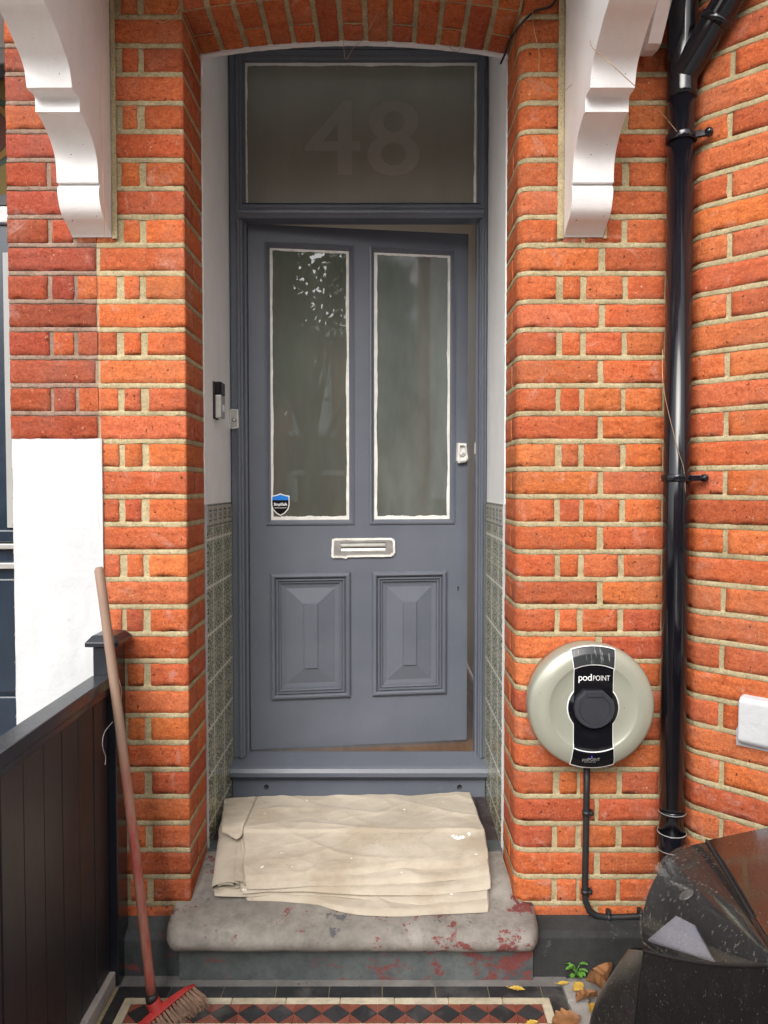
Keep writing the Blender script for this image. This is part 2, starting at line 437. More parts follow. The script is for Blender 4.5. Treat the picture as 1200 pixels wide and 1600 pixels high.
def lens_mat():
    b = NB("clear_lamp_lens")
    tr = b.n.new("ShaderNodeBsdfTransparent"); gl = b.n.new("ShaderNodeBsdfGlossy"); gl.inputs["Roughness"].default_value = .06
    df = b.n.new("ShaderNodeBsdfDiffuse"); df.inputs["Color"].default_value = (.42, .38, .34, 1)
    fr = b.n.new("ShaderNodeFresnel"); fr.inputs["IOR"].default_value = 1.45
    drops = b.ramp(b.noise(170, 2, .5, b.mapping((1, 1, .55))), [(.62, 0.0), (.67, 1.0)])
    nrm = b.bump(drops, .35, .0015)
    for k in (gl, fr): b.link(nrm, k.inputs["Normal"])
    m0 = b.n.new("ShaderNodeMixShader"); b.link(b.math('ADD', .035, b.math('MULTIPLY', drops, .2)), m0.inputs[0]); b.link(tr.outputs[0], m0.inputs[1]); b.link(df.outputs[0], m0.inputs[2])
    m1 = b.n.new("ShaderNodeMixShader"); b.link(fr.outputs[0], m1.inputs[0]); b.link(m0.outputs[0], m1.inputs[1]); b.link(gl.outputs[0], m1.inputs[2])
    b.link(m1.outputs[0], b.out.inputs[0]); return b.mat
MT['lens'] = lens_mat()
def handle_mat():
    b = NB("worn_red_broom_handle")
    n = b.noise(14, 6, .7, b.mapping((3, 3, .5)))
    c = b.mix(b.ramp(n, [(.40, 0.0), (.62, 1.0)]), (.30, .060, .048), (.30, .165, .115))
    z = b.sep()[2]
    c = b.mix(b.ramp(z, [(.50, 0.0), (.72, .85)]), c, (.24, .17, .12))
    return b.set(c, .6, b.bump(b.noise(60, 4), .3, .001))
MT['handle'] = handle_mat()
MT['red_plastic'] = paint("dusty_red_plastic", (.42, .035, .03), .5, .25, 14, .2, 90, .0008, (.4, .25, .22), .7)
MT['bristle'] = paint("beige_bristle", (.30, .19, .13), .8, .3, 40)
MT['leaf_y'] = paint("yellow_leaf", (.55, .36, .06), .6, .25, 30)
MT['leaf_b'] = paint("brown_leaf", (.26, .12, .045), .7, .4, 24)
MT['weed'] = paint("weed_leaf", (.10, .26, .035), .5, .25, 40)
MT['foliage'] = paint("tree_leaf", (.09, .14, .045), .5, .4, 1.5)
MT['bark'] = paint("tree_bark", (.10, .075, .055), .9, .3, 8, .8, 30, .01)
def far_brick():
    b = NB("far_house_brick")
    k = b.n.new("ShaderNodeTexBrick"); k.inputs["Color1"].default_value = (.42, .15, .085, 1); k.inputs["Color2"].default_value = (.34, .12, .075, 1)
    k.inputs["Mortar"].default_value = (.32, .27, .20, 1); k.inputs["Scale"].default_value = 1.0
    k.inputs["Brick Width"].default_value = .225; k.inputs["Row Height"].default_value = .079; k.inputs["Mortar Size"].default_value = .006
    b.link(b.mapping((1, 1, 1), (R(90), 0, 0)), k.inputs["Vector"])
    return b.set(k.outputs[0], .9)
MT['far_brick'] = far_brick()

# ------------------------------------------------------------------ brickwork
Y0 = 2.20                         # front wall plane
YR = 2.41                         # back of the brick reveal
YF = 2.81                         # front of the door frame
XL, XR = -.568, .384              # door opening
CH = .079                         # course height
BJ = .0138                        # bed joint
ZREF = Z_(733, Y0)
PAL = [(.46, .112, .039), (.45, .105, .037), (.48, .121, .042), (.43, .098, .037), (.50, .133, .048), (.39, .085, .037), (.47, .114, .037), (.46, .112, .044), (.45, .114, .050)]
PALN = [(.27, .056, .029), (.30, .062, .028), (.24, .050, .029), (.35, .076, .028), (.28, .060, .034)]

class Path:
    """plan polyline; pos(s, n) -> (x, y), n is the distance out of the wall"""
    def __init__(s, pts, flip=1):
        s.p = [Vector(q) for q in pts]; s.L = [0.0]
        for a, b in zip(s.p, s.p[1:]): s.L.append(s.L[-1] + (b - a).length)
        s.nr = []
        for a, b in zip(s.p, s.p[1:]):
            d = (b - a).normalized(); s.nr.append(Vector((d.y, -d.x)) * flip)
    def pos(s, t, n):
        for k in range(1, len(s.L) - 1):
            if abs(t - s.L[k]) < 1e-6:
                m = (s.nr[k - 1] + s.nr[k]); m = m / max(.3, m.length_squared) * 2
                q = s.p[k] + m * n; return q.x, q.y
        k = 0
        while k < len(s.L) - 2 and t > s.L[k + 1]: k += 1
        d = (s.p[k + 1] - s.p[k]).normalized(); q = s.p[k] + d * (t - s.L[k]) + s.nr[k] * n
        return q.x, q.y
    def f(s): return lambda u, v, n: (*s.pos(u, n), v)

def cuts(a, b, step, extra=()):
    n = max(2, int(round((b - a) / step)))
    xs = [a, a + .0014, b - .0014, b] + [a + (b - a) * k / n for k in range(1, n)]
    xs += [e for e in extra if a + .001 < e < b - .001]
    xs = sorted(xs); out = [xs[0]]
    for x in xs[1:]:
        if x - out[-1] > 1e-4 or any(abs(x - e) < 1e-9 for e in extra): out.append(x)
    return out
SEED = [0.0]
def brick(mb, f, u0, u1, v0, v1, col, m=0, extra=(), h=.0036, rag=.0028, sharp=(0, 0, 0, 0)):
    """one brick face with ragged arrises; sharp = (left, right, bottom, top) edges left straight"""
    SEED[0] += 3.71; S = SEED[0]
    us = cuts(u0, u1, .016, extra); vs = cuts(v0, v1, .016)
    tl = random.uniform(-.0007, .0009); ids = []
    for i, u in enumerate(us):
        row = []
        for j, v in enumerate(vs):
            du = dv = 0.0; n = h + tl + nz(u * 30, v * 45, S) * .0010 + nz(u * 110, v * 150, S) * .0006
            eu = (i == 0) - (i == len(us) - 1); ev = (j == 0) - (j == len(vs) - 1)
            cr = .0022 if eu and ev else 0
            if eu:
                if not sharp[0 if eu > 0 else 1]:
                    du = eu * (abs(nz(v * 140, S, 1.3)) * rag * 2 + cr - .0008); n -= .0014
            if ev:
                if not sharp[2 if ev > 0 else 3]:
                    dv = ev * (abs(nz(u * 75, S, 7.7)) * rag * 2.2 + max(0, nz(u * 24, S, 3.3) - .25) * .006 + cr * .8 - .0008); n -= .0014
            row.append(mb.add(f(u + du, v + dv, n)))
        ids.append(row)
    for i in range(len(us) - 1):
        for j in range(len(vs) - 1):
            mb.face((ids[i][j], ids[i + 1][j], ids[i + 1][j + 1], ids[i][j + 1]), m, col, True)
    ring = [(us[i], vs[0], ids[i][0]) for i in range(len(us))] + [(us[-1], vs[j], ids[-1][j]) for j in range(1, len(vs))] + \
           [(us[i], vs[-1], ids[i][-1]) for i in range(len(us) - 2, -1, -1)] + [(us[0], vs[j], ids[0][j]) for j in range(len(vs) - 2, 0, -1)]
    back = [mb.add(f(u, v, -.006)) for (u, v, k) in ring]
    for k in range(len(ring)):
        k2 = (k + 1) % len(ring); mb.face((ring[k][2], back[k], back[k2], ring[k2][2]), m, col)
def bed(mb, f, u0, u1, v, t, m=1, extra=(), step=.012):
    """weather-struck bed joint: its lower lip stands proud and hangs raggedly over the course below"""
    SEED[0] += 1.93; S = SEED[0]
    us = cuts(u0, u1, step, extra); rows = []
    for u in us:
        lo = v - t / 2 - .0002 - nz(u * 55, S, 0) * .0020 - nz(u * 130, S, 2) * .0009 - max(0, nz(u * 14, S, 5)) * .0035
        hi = v + t / 2 + .0036 + nz(u * 60, S, 9) * .0010
        p = .0040 + nz(u * 40, S, 4) * .0012
        rows.append([mb.add(f(u, hi, -.002)), mb.add(f(u, hi - .0012, .0022)), mb.add(f(u, (lo + hi) / 2, .0030 + nz(u * 90, S, 2) * .0008)), mb.add(f(u, lo + .0012, p)), mb.add(f(u, lo, p - .0012)), mb.add(f(u, lo + .0005, -.002))])
    for a, b in zip(rows, rows[1:]):
        for j in range(5): mb.face((a[j], b[j], b[j + 1], a[j + 1]), m, (1, 1, 1), j in (1, 2))
def backing(mb, f, u0, u1, v0, v1, m=1, extra=()):
    us = cuts(u0, u1, .02, extra); nv = max(2, int((v1 - v0) / .02)); ids = []
    for u in us:
        ids.append([mb.add(f(u, v0 + (v1 - v0) * j / nv, .0008 + nz(u * 60, v0 + j * 1.3, 2.2) * .0008)) for j in range(nv + 1)])
    for i in range(len(us) - 1):
        for j in range(nv): mb.face((ids[i][j], ids[i + 1][j], ids[i + 1][j + 1], ids[i][j + 1]), m, (1, 1, 1), True)
def pick(pal=PAL):
    c = random.choice(pal); k = random.uniform(.90, 1.10); g = random.uniform(.94, 1.10)
    return (min(.9, c[0] * k), c[1] * k * g, c[2] * k)

ZPL = .142                        # top of the plinth
I0 = int(math.floor((ZPL - ZREF) / CH)); I1 = int(math.ceil((2.95 - ZREF) / CH))
ZS = at(314, 84, YR).z            # arch springing
RISE = .040
HALF = (XR - XL) / 2; XC = (XL + XR) / 2
RAD = HALF * HALF / (2 * RISE) + RISE / 2
ZO = ZS + RISE - RAD              # arch centre
ANG = math.asin(HALF / RAD)

house = thing("brick_house", (XC, Y0, 0), "orange brick house front with cream mortar, arched doorway with tiled sides and angled bay", "house")
neigh = thing("brick_house", (-1.3, Y0, 0), "neighbouring darker red brick house beyond the fence, its pier white painted below", "house")

# --- left pier of the door opening
pl = Path([(XL, YR), (XL, Y0), (-1.06, Y0), (-1.06, Y0 + .35)], -1)
XB = X_(156.5, Y0)                                  # party line
cornerL = pl.L[1]
uB = cornerL + (XL - XB); uE = pl.L[2]
fl = pl.f(); mb = MB(); mn = MB()
def ul(px): return cornerL + (XL - X_(px, Y0))
backing(mb, fl, 0, uB, .02, 2.95, 1, (cornerL,)); backing(mn, fl, uB, pl.L[3], .02, 2.95, 1, (uE,))
for i in range(I0, I1):
    za = ZREF + i * CH + BJ / 2; zb = ZREF + (i + 1) * CH - BJ / 2
    if zb < ZPL: continue
    zm = ZREF + i * CH
    j = lambda: random.uniform(-.003, .003)
    cw = max(0, zm + CH / 2 - ZS) * math.tan(ANG) if zm > ZS - .02 else 0      # skewback
    white = za < Z_(690, Y0)
    # own house
    if i % 2 == 0:
        brick(mb, fl, .002, cornerL + .104 + j() if cw == 0 else cornerL - .001, za, zb, pick(), 0, (cornerL,), sharp=(1, 0, 0, 0))
        if cw: brick(mb, fl, cornerL + cw, cornerL + .104 + cw * .3, za, zb, pick())
        u1 = cornerL + .104
        brick(mb, fl, u1 + .020 + j(), u1 + .066 + j(), za, zb, pick())
        c = pick(PAL)
        brick(mb, fl, u1 + .084 + j(), uB - .001 if not white else uB - .006, za, zb, c, sharp=(0, 0 if white else 1, 0, 0))
        if not white:
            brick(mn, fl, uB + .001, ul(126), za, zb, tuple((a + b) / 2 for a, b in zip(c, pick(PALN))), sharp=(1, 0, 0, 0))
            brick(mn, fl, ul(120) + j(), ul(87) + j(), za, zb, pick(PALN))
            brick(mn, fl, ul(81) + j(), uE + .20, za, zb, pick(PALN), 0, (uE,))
    else:
        sp = .108 + j()
        brick(mb, fl, .002, sp, za, zb, pick(), sharp=(1, 0, 0, 0))
        if cw == 0: brick(mb, fl, sp + .009, uB - .006 + j(), za, zb, pick(), 0, (cornerL,))
        else:
            brick(mb, fl, sp + .009, cornerL - .001, za, zb, pick(), 0); brick(mb, fl, cornerL + cw, uB - .006 + j(), za, zb, pick())
        if not white:
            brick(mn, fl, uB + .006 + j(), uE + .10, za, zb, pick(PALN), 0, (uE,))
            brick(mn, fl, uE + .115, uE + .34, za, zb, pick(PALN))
    bed(mb, fl, 0, uB, zm, BJ, 1, (cornerL,))
    bed(mn, fl, uB, pl.L[3], zm, BJ * .72, 1, (uE,))
tag(mb.build("pier", [MT['brick'], MT['mortar']], house, attr=True, fix=False), "brick pier left of the doorway")
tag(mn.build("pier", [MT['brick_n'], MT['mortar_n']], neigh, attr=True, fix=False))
# white painted lower part of the neighbour's pier
mb = MB(); zt = Z_(686, Y0)
mb.grid(lambda u, v: (X_(162, Y0) + (-1.058 - X_(162, Y0)) * u + nz(v * 30, 2, 2) * .0012 * (1 if u in (0, 1) else 0), Y0 - .011 + nz(u * 9, v * 18, 1) * .0025 + nz(u * 40, v * 70, 1) * .0008, .0 + zt * v + (nz(u * 12, 4, 4) * .003 if v == 1 else 0)), 24, 60)
nn = len(mb.v)
x0, x1 = X_(162, Y0), -1.058
mb.poly([(x0, Y0 - .011, 0), (x0, Y0 + .01, 0), (x0, Y0 + .01, zt), (x0, Y0 - .011, zt)]); mb.poly([(x0, Y0 - .011, zt), (x0, Y0 + .01, zt), (x1, Y0 + .01, zt), (x1, Y0 - .011, zt)])
mb.poly([(x1, Y0 - .011, 0), (x1 - .004, Y0 + .35, 0), (x1 - .004, Y0 + .35, zt), (x1, Y0 - .011, zt)])
mb.build("painted_render", MT['white_render'], neigh)

# --- right pier
rr = .030
ptsR = [(XR, YR), (XR, Y0 + rr)] + [(XR + rr - rr * math.cos(t), Y0 + rr - rr * math.sin(t)) for t in [R(90) * k / 6 for k in range(1, 6)]] + [(XR + rr, Y0), (.862, Y0)]
prr = Path(ptsR, 1); fr_ = prr.f(); exR = prr.L[1:-1]
cR = prr.L[1] + rr * math.pi / 4; endR = prr.L[-1]
def ur(px): return prr.L[-2] + (X_(px, Y0) - XR - rr)
mb = MB(); backing(mb, fr_, 0, endR, .02, 2.95, 1, exR)
for i in range(I0, I1):
    za = ZREF + i * CH + BJ / 2; zb = ZREF + (i + 1) * CH - BJ / 2
    if zb < ZPL: continue
    zm = ZREF + i * CH; j = lambda: random.uniform(-.003, .003)
    if i % 2 == 0:
        brick(mb, fr_, .002, ur(867) + j(), za, zb, pick(), 0, exR, sharp=(1, 0, 0, 0))
        brick(mb, fr_, ur(876) + j(), ur(904) + j(), za, zb, pick())
        brick(mb, fr_, ur(911.5) + j(), ur(968) + j(), za, zb, pick())
        brick(mb, fr_, ur(976) + j(), ur(1034) + j(), za, zb, pick())
        brick(mb, fr_, ur(1038), endR - .002, za, zb, pick())
    else:
        sp = .112 + j()
        brick(mb, fr_, .002, sp, za, zb, pick(), sharp=(1, 0, 0, 0))
        brick(mb, fr_, sp + .010, ur(933) + j(), za, zb, pick(), 0, exR)
        brick(mb, fr_, ur(941.5) + j(), endR - .002, za, zb, pick())
    bed(mb, fr_, 0, endR, zm, BJ, 1, exR)
tag(mb.build("pier", [MT['brick'], MT['mortar']], house, attr=True, fix=False), "brick pier right of the doorway behind the round charging unit")

# --- angled bay on the right
bx, by = .872, 2.118
pb = Path([(.858, Y0 + .02), (.864, by + .028), (.866, by + .016), (.870, by + .006), (.878, by - .004), (.888, by - .014), (1.75, by - .014 - .862)], 1)
fb = pb.f(); exB = pb.L[1:-1]; cB = pb.L[4]
mb = MB(); backing(mb, fb, 0, pb.L[-1], .02, 2.95, 1, exB)
for i in range(I0 - 2, I1):
    za = ZREF + i * CH + BJ / 2; zb = ZREF + (i + 1) * CH - BJ / 2; zm = ZREF + i * CH; j = lambda: random.uniform(-.003, .003)
    u = 0.004; nxt = cB + .054 + j() if i % 2 == 1 else cB + .205 + j()
    while u < pb.L[-1] - .02:
        brick(mb, fb, u, min(nxt, pb.L[-1] - .002), za, zb, pick(), 0, exB)
        u = nxt + .013; nxt = u + .212 + j() if i % 2 else u + .100 + (.112 if random.random() < .5 else 0) + j()
    bed(mb, fb, 0, pb.L[-1], zm, BJ, 1, exB)
tag(mb.build("bay_wall", [MT['brick'], MT['mortar']], house, attr=True, fix=False), "angled brick bay wall to the right of the black downpipe")

# --- arch
mb = MB()
def fs(u, v, n): a = u / RAD; return (XC + (RAD - n) * math.sin(a), v, ZO + (RAD - n) * math.cos(a))       # soffit: v = depth
def ff(u, v, n): a = u / RAD; return (XC + (RAD + v) * math.sin(a), Y0 - n, ZO + (RAD + v) * math.cos(a))   # front: v = radius
NA = 13; AL = RAD * ANG
for (g, v0, v1) in ((fs, Y0, YR), (ff, 0, .33)):
    us = [-AL + 2 * AL * k / 60 for k in range(61)]
    for a, b in zip(us, us[1:]):
        mb.poly([g(a, v0, 0), g(b, v0, 0), g(b, v1, 0), g(a, v1, 0)], 1)
for k in range(NA):
    a = -AL + 2 * AL * k / NA + .0075; b = -AL + 2 * AL * (k + 1) / NA - .0075
    if k % 2: brick(mb, fs, a, b, Y0 + .002, YR - .003, pick(), sharp=(0, 0, 1, 1))
    else:
        sp = Y0 + .118 + random.uniform(-.006, .006)
        brick(mb, fs, a, b, Y0 + .002, sp, pick(), sharp=(0, 0, 1, 0)); brick(mb, fs, a, b, sp + .010, YR - .003, pick())
    brick(mb, ff, a, b, .002, .20, pick(), sharp=(0, 0, 1, 0))
mb.build("arch", [MT['brick'], MT['mortar']], house, attr=True, fix=False)
# white bead along the back edge of the arch
mb = MB(); us = [-AL + 2 * AL * k / 50 for k in range(51)]
for a, b in zip(us, us[1:]):
    ta = -.004 - .0018 * (1 + nz(a * 40)); tb = -.004 - .0018 * (1 + nz(b * 40)); up = .05
    P = [fs(a, YR + .001, -up), fs(b, YR + .001, -up), fs(b, YR + .001, -tb), fs(a, YR + .001, -ta)]
    Q = [fs(a, YR + .02, -up), fs(b, YR + .02, -up), fs(b, YR + .02, -tb), fs(a, YR + .02, -ta)]
    mb.poly(P); mb.poly([P[3], P[2], Q[2], Q[3]])
mb.build("painted_edge", MT['white_wood'], house)

# --- plaster above and ornament tiles below on the two sides of the recess
ZT = at(326, 788, YR + .02).z
for sgn, XX in ((1, XL), (-1, XR)):
    mb = MB(); t = .007 * sgn
    mb.grid(lambda u, v: (XX + t + nz(u * 5, v * 14, 3) * .0008 + (nz(v * 60, 1, 1) * .0012 * sgn if u == 0 else 0), YR + .002 + (YF + .05 - YR) * u, ZT + .0767 + .004 + (3.09 - ZT - .08) * v) if False else (XX + t + nz(u * 5, v * 14, 3) * .0008, YR + .003 + (YF + .05 - YR) * u, ZT + (3.09 - ZT) * v), 10, 60)
    mb.grid(lambda u, v: (XX - t * .6 + (t * 1.6 + nz(v * 60, 1, 1) * .0012) * u, YR + .003, ZT + (3.09 - ZT) * v), 1, 80)
    mb.build("plaster_reveal", MT['plaster'], house)
    mb = MB(); t2 = .010 * sgn; ZB = .19
    mb.box(XX - t * .5, XX + t2, YR + .010, YF + .03, ZB, ZT - .076)
    o = mb.build("tiled_dado", MT['tiles'], house)
    mb = MB(); mb.box(XX - t * .5, XX + t2, YR + .010, YF + .03, ZT - .0755, ZT - .0005)
    # own object origin so the border pattern starts at its foot
    o = mb.build("tile_border", MT['border_tiles'], house)
    o.location.z += ZT - .0755
    for v in o.data.vertices: v.co.z -= ZT - .0755
    mb = MB()          # white grout line where tiles meet brick
    mb.grid(lambda u, v: (XX - t * .5 + (t2 * 1.35 + nz(v * 70, 3, 1) * .0016) * u + nz(v * 12, 1, 3) * .0008, YR + .004 + .004 * (1 - u), ZB + (ZT - ZB) * v), 1, 90)
    mb.build("grout_edge", MT['white_render'], house)
# recess ceiling above the frame, hidden by the arch
mb = MB(); mb.box(XL - .05, XR + .05, YR + .022, YF + .25, 3.08, 3.12); mb.build("recess_ceiling", MT['plaster'], house)
# wall above
mb = MB(); mb.box(-1.06, 1.0, Y0 + .012, Y0 + .05, 2.952, 6.0); mb.build("upper_wall", MT['brick'], house, attr=True)

# --- plinths
mb = MB(); xa, xb = X_(829, 2.15, 1500), .90
mb.prism([(xa, Y0 + .02, -.005), (xa, 2.128, -.005), (xa, 2.128, ZPL - .030), (xa, 2.142, ZPL - .018), (xa, Y0 + .02, ZPL + .004)], (xb - xa, 0, 0))
mb.prism([(.90, 2.13, 0), (1.70, 1.33, 0), (1.70, 1.33, ZPL), (.90, 2.13, ZPL)], (.02, .02, 0))
mb.build("plinth", MT['plinth'], house, bevel=.004)
mb = MB(); xa, xb = -1.05, X_(287, 2.15, 1500)
mb.prism([(xa, Y0 + .02, -.005), (xa, 2.132, -.005), (xa, 2.132, ZPL - .04), (xa, 2.15, ZPL - .024), (xa, Y0 + .02, ZPL + .002)], (xb - xa, 0, 0))
tag(mb.build("plinth", MT['plinth_l'], house, bevel=.004), "dark green chipped plinth left of the step")

# --- bay window sill end
sd1 = Vector((1, -1, 0)).normalized(); sn = Vector((-1, -1, 0)).normalized()
q = at(1147, 1090, 2.02); zt = q.z; zb_ = at(1147, 1160, 2.02).z
base = Vector((.888, by - .014, 0)); tpos = (Vector((q.x, 2.02, 0)) - base).dot(sd1)
mb = MB(); o0 = base + sd1 * (tpos + .012)
prof = [(-.01, zt - zb_ + .010), (.024, zt - zb_ + .004), (.034, zt - zb_ - .006), (.036, .012), (.028, .002), (-.01, .0)]
mb.prism([o0 + sn * a + Vector((0, 0, zb_ + b)) for a, b in prof], sd1 * .8)
sill = mb.build("window_sill", MT['white_render'], house, bevel=.004)
mb = MB()      # paint brushed over the bricks round the sill
pp = [(-.012, -.012), (.2, -.010), (.2, .10), (.06, .092), (.03, .10), (.012, .093), (.0, .094), (-.006, .08), (-.004, .05), (-.014, .03)]
mb.prism([o0 + sd1 * a + sn * .0065 + Vector((0, 0, zb_ + b * .98)) for a, b in pp], sn * .0015)
mb.build("paint_smear", MT['white_render'], sill)

# ------------------------------------------------------------------ hall behind the door
ZTH = Z_(1173, 2.866)                # threshold top
mb = MB()
XI = .47
mb.box(-.75, XI + .1, 2.867, 5.2, ZTH - .06, ZTH - .012, 1)
mb.poly([(XI, 2.93, ZTH), (XI, 5.2, ZTH), (XI, 5.2, 3.1), (XI, 2.93, 3.1)]); mb.poly([(-.72, 2.93, ZTH), (-.72, 5.2, ZTH), (-.72, 5.2, 2.9), (-.72, 2.93, 2.9)])
mb.poly([(-.72, 2.93, 2.75), (XI, 2.93, 2.75), (XI, 5.2, 2.75), (-.72, 5.2, 2.75)])
mb.poly([(XR - .02, 2.93, ZTH - .1), (XI, 2.93, ZTH - .1), (XI, 2.93, 2.9), (XR - .02, 2.93, 2.9)]); mb.poly([(-.72, 2.93, ZTH - .1), (XL, 2.93, ZTH - .1), (XL, 2.93, 2.9), (-.72, 2.93, 2.9)])
mb.build("hallway", [MT['beige'], MT['oak']], house, fix=False)  # no end wall: far end left open so added sky light reaches the door gap

# ------------------------------------------------------------------ door frame
frame = thing("door_frame", (XC, YF, ZTH - .08), "dark grey painted door frame with obscured glass fanlight and rounded threshold", "door frame")
zf0 = ZTH - .005; zf1 = 3.06
prof = [(XL + .009, 2.93), (XL + .009, 2.815), (XL + .013, 2.810), (-.536, 2.810), (-.534, 2.802), (-.528, 2.798), (-.522, 2.802), (-.520, 2.811), (-.514, 2.814), (-.510, 2.838), (-.504, 2.842), (-.504, 2.93)]
mb = MB(); mb.prism([(x, y, zf0) for x, y in prof], (0, 0, zf1 - zf0)); mb.build("jamb", MT['grey'], frame)
xin = X_(745, YF)
prof = [(XR - .009, 2.89), (XR - .009, 2.815), (XR - .013, 2.810), (.366, 2.810), (.364, 2.802), (.359, 2.798), (.354, 2.802), (.352, 2.811), (.348, 2.814), (.345, 2.838), (xin, 2.842), (xin, 2.89)]
mb = MB(); mb.prism([(x, y, zf0) for x, y in prof], (0, 0, zf1 - zf0)); mb.build("jamb", MT['grey'], frame)
# fanlight: square recess with a stepped moulding, head piece
fx0, fx1, fz0, fz1 = X_(386, 2.84), X_(742, 2.84), Z_(320, 2.84), Z_(98, 2.84)
def rect(x0, x1, z0, z1, y): return [(x0, y, z0), (x1, y, z0), (x1, y, z1), (x0, y, z1)]
mb = MB()
g = .034
mb.rings([rect(fx0 - g, fx1 + g * .55, fz0 - .004, fz1 + g, 2.822), rect(fx0 - g + .004, fx1 + g * .55 - .004, fz0 - .002, fz1 + g - .004, 2.816), rect(fx0 - .014, fx1 + .012, fz0 - .001, fz1 + .014, 2.816), rect(fx0 - .010, fx1 + .008, fz0, fz1 + .010, 2.824), rect(fx0 - .004, fx1 + .003, fz0, fz1 + .004, 2.829), rect(fx0, fx1, fz0, fz1, 2.846)], cap=False)
mb.box(-.503, xin, 2.8125, 2.93, fz1 + .0345, zf1)
mb.build("head", MT['grey'], frame)
mb = MB(); mb.box(fx0 - .002, fx1 + .002, 2.8445, 2.852, fz0 - .002, fz1 + .002); pane = mb.build("fanlight_pane", MT['glass_top'], frame)
def tape_ring(mb, x0, x1, z0, z1, y, w, ny, seed=0.0, lf=(1, 1, 1, 1)):
    """ragged masking tape round a pane; ny = step towards the viewer"""
    for side in range(4):
        n = 46; a = []
        ww = w * lf[side]
        for k in range(n + 1):
            t = k / n
            o = ww * (1 + .40 * nz(t * 7, side * 5 + seed, 1)) + nz(t * 34, side * 3 + seed, 2) * ww * .20
            i_ = -.0015 + nz(t * 30, side + seed, 6) * .0006
            if side == 0: pi, po = (x0 + (x1 - x0) * t, z0 + o), (x0 + (x1 - x0) * t, z0 + i_)
            if side == 1: pi, po = (x0 + (x1 - x0) * t, z1 - o), (x0 + (x1 - x0) * t, z1 - i_)
            if side == 2: pi, po = (x0 + o, z0 + (z1 - z0) * t), (x0 + i_, z0 + (z1 - z0) * t)
            if side == 3: pi, po = (x1 - o, z0 + (z1 - z0) * t), (x1 - i_, z0 + (z1 - z0) * t)
            lift = ny * (1 + .8 * abs(nz(t * 14, side, seed))) + ny * .15 * side
            a.append((mb.add((pi[0], y + ny + ny * .15 * side, pi[1])), mb.add((po[0], y + lift + ny * .6, po[1]))))
        for p, q in zip(a, a[1:]): mb.face((p[0], q[0], q[1], p[1]), 0)
mb = MB(); tape_ring(mb, fx0, fx1, fz0, fz1, 2.8445, .010, -.0012, 3.3, (.5, 1.0, .9, .8)); mb.build("masking_tape", MT['tape'], pane)
mb = MB(); c4 = at(568, 273, 2.844)
for k, dx_ in enumerate((-.005, 0, .005)):      # thick strokes
    add_text(mb, "48", .285 * 1.35, (c4.x + dx_, 2.8440 - .0001 * k, c4.z), (1.08, 0, 0), (0, 0, 1), (0, -1, 0), ext=0.0, spacing=1.05)
mb.build("house_number", MT['numeral'], pane)
# transom bar
zt0, zt1 = Z_(351, 2.866), Z_(319, 2.84)
prof = [(2.866, zt1 - .001), (2.832, zt1 - .001), (2.814, zt1 - .010), (2.809, zt1 - .014), (2.806, zt1 - .022), (2.806, zt0 + .042), (2.792, zt0 + .030), (2.786, zt0 + .024), (2.786, zt0 + .016), (2.794, zt0 + .010), (2.800, zt0 + .002), (2.812, zt0), (2.866, zt0)]
mb = MB(); mb.prism([(XL + .042, y, z) for y, z in prof], (XR - XL - .042 - .026, 0, 0)); mb.build("transom_bar", MT['grey'], frame)
# threshold
zs1 = Z_(1216, 2.75)
prof = [(2.866, ZTH), (2.85, ZTH), (2.80, ZTH - .012), (2.765, ZTH - .020), (2.752, ZTH - .027), (2.745, ZTH - .040), (2.747, ZTH - .055), (2.758, ZTH - .066), (2.775, ZTH - .069), (2.80, ZTH - .069), (2.866, ZTH - .069)]
mb = MB(); mb.prism([(XL + .004, y, z) for y, z in prof], (XR - XL - .008, 0, 0)); mb.build("threshold", MT['grey'], frame, bevel=.004)
zsb = Z_(1250, 2.79)
mb = MB(); mb.box(XL + .012, XR - .012, 2.782, 2.92, zsb - .02, ZTH - .0695); sb = mb.build("sub_sill", MT['grey'], frame, bevel=.003)
for px in (416, 718):
    c = at(px, 1230, 2.78); mb = MB()
    mb.lathe([(.0095, .0), (.0095, .0012), (.0075, .0018), (.0065, .0006), (0, .0002)], (c.x, 2.7822, c.z), (0, -1, 0), 20); mb.build("screw_hole", MT['black_rubber'], sb)

# ------------------------------------------------------------------ front door (own local axes: x along the leaf, y into the house)
HX, HY = -.5025, 2.868
pr = at(730.5, 760, 2.985); EX, EY = pr.x, 2.985
AL_D = math.atan2(EY - HY, EX - HX); DW = math.hypot(EX - HX, EY - HY)
ZD0 = Z_(1171.5, HY); DH = Z_(349.5, HY) - ZD0
door = thing("front_door", (HX, HY, ZD0), "dark grey panelled front door standing slightly open, two tall glass panes with masking tape", "door")
door.rotation_euler = (0, 0, AL_D)
ex = Vector((math.cos(AL_D), math.sin(AL_D), 0)); en = Vector((math.sin(AL_D), -math.cos(AL_D), 0)); H0 = Vector((HX, HY, 0))
def D(px, py):
    a = (px - 600.0) / F; b = (800.0 - py) / F
    d = Vector((a, math.cos(PITCH) + b * math.sin(PITCH), b * math.cos(PITCH) - math.sin(PITCH))); c = Vector((0, 0, CZ))
    t = (H0 - c).dot(en) / d.dot(en); p = c + d * t
    return (p - H0).dot(ex), p.z - ZD0
def DR(a, b, c, d):
    """pixel corners tl, tr, bl, br -> local x0, x1, z0, z1"""
    P = [D(*q) for q in (a, b, c, d)]
    return (P[0][0] + P[2][0]) / 2, (P[1][0] + P[3][0]) / 2, (P[2][1] + P[3][1]) / 2, (P[0][1] + P[1][1]) / 2
gl = DR((415, 380), (552.5, 386), (417, 818), (551.5, 819)); gr = DR((579, 386), (712, 391), (578.5, 818), (708, 818))
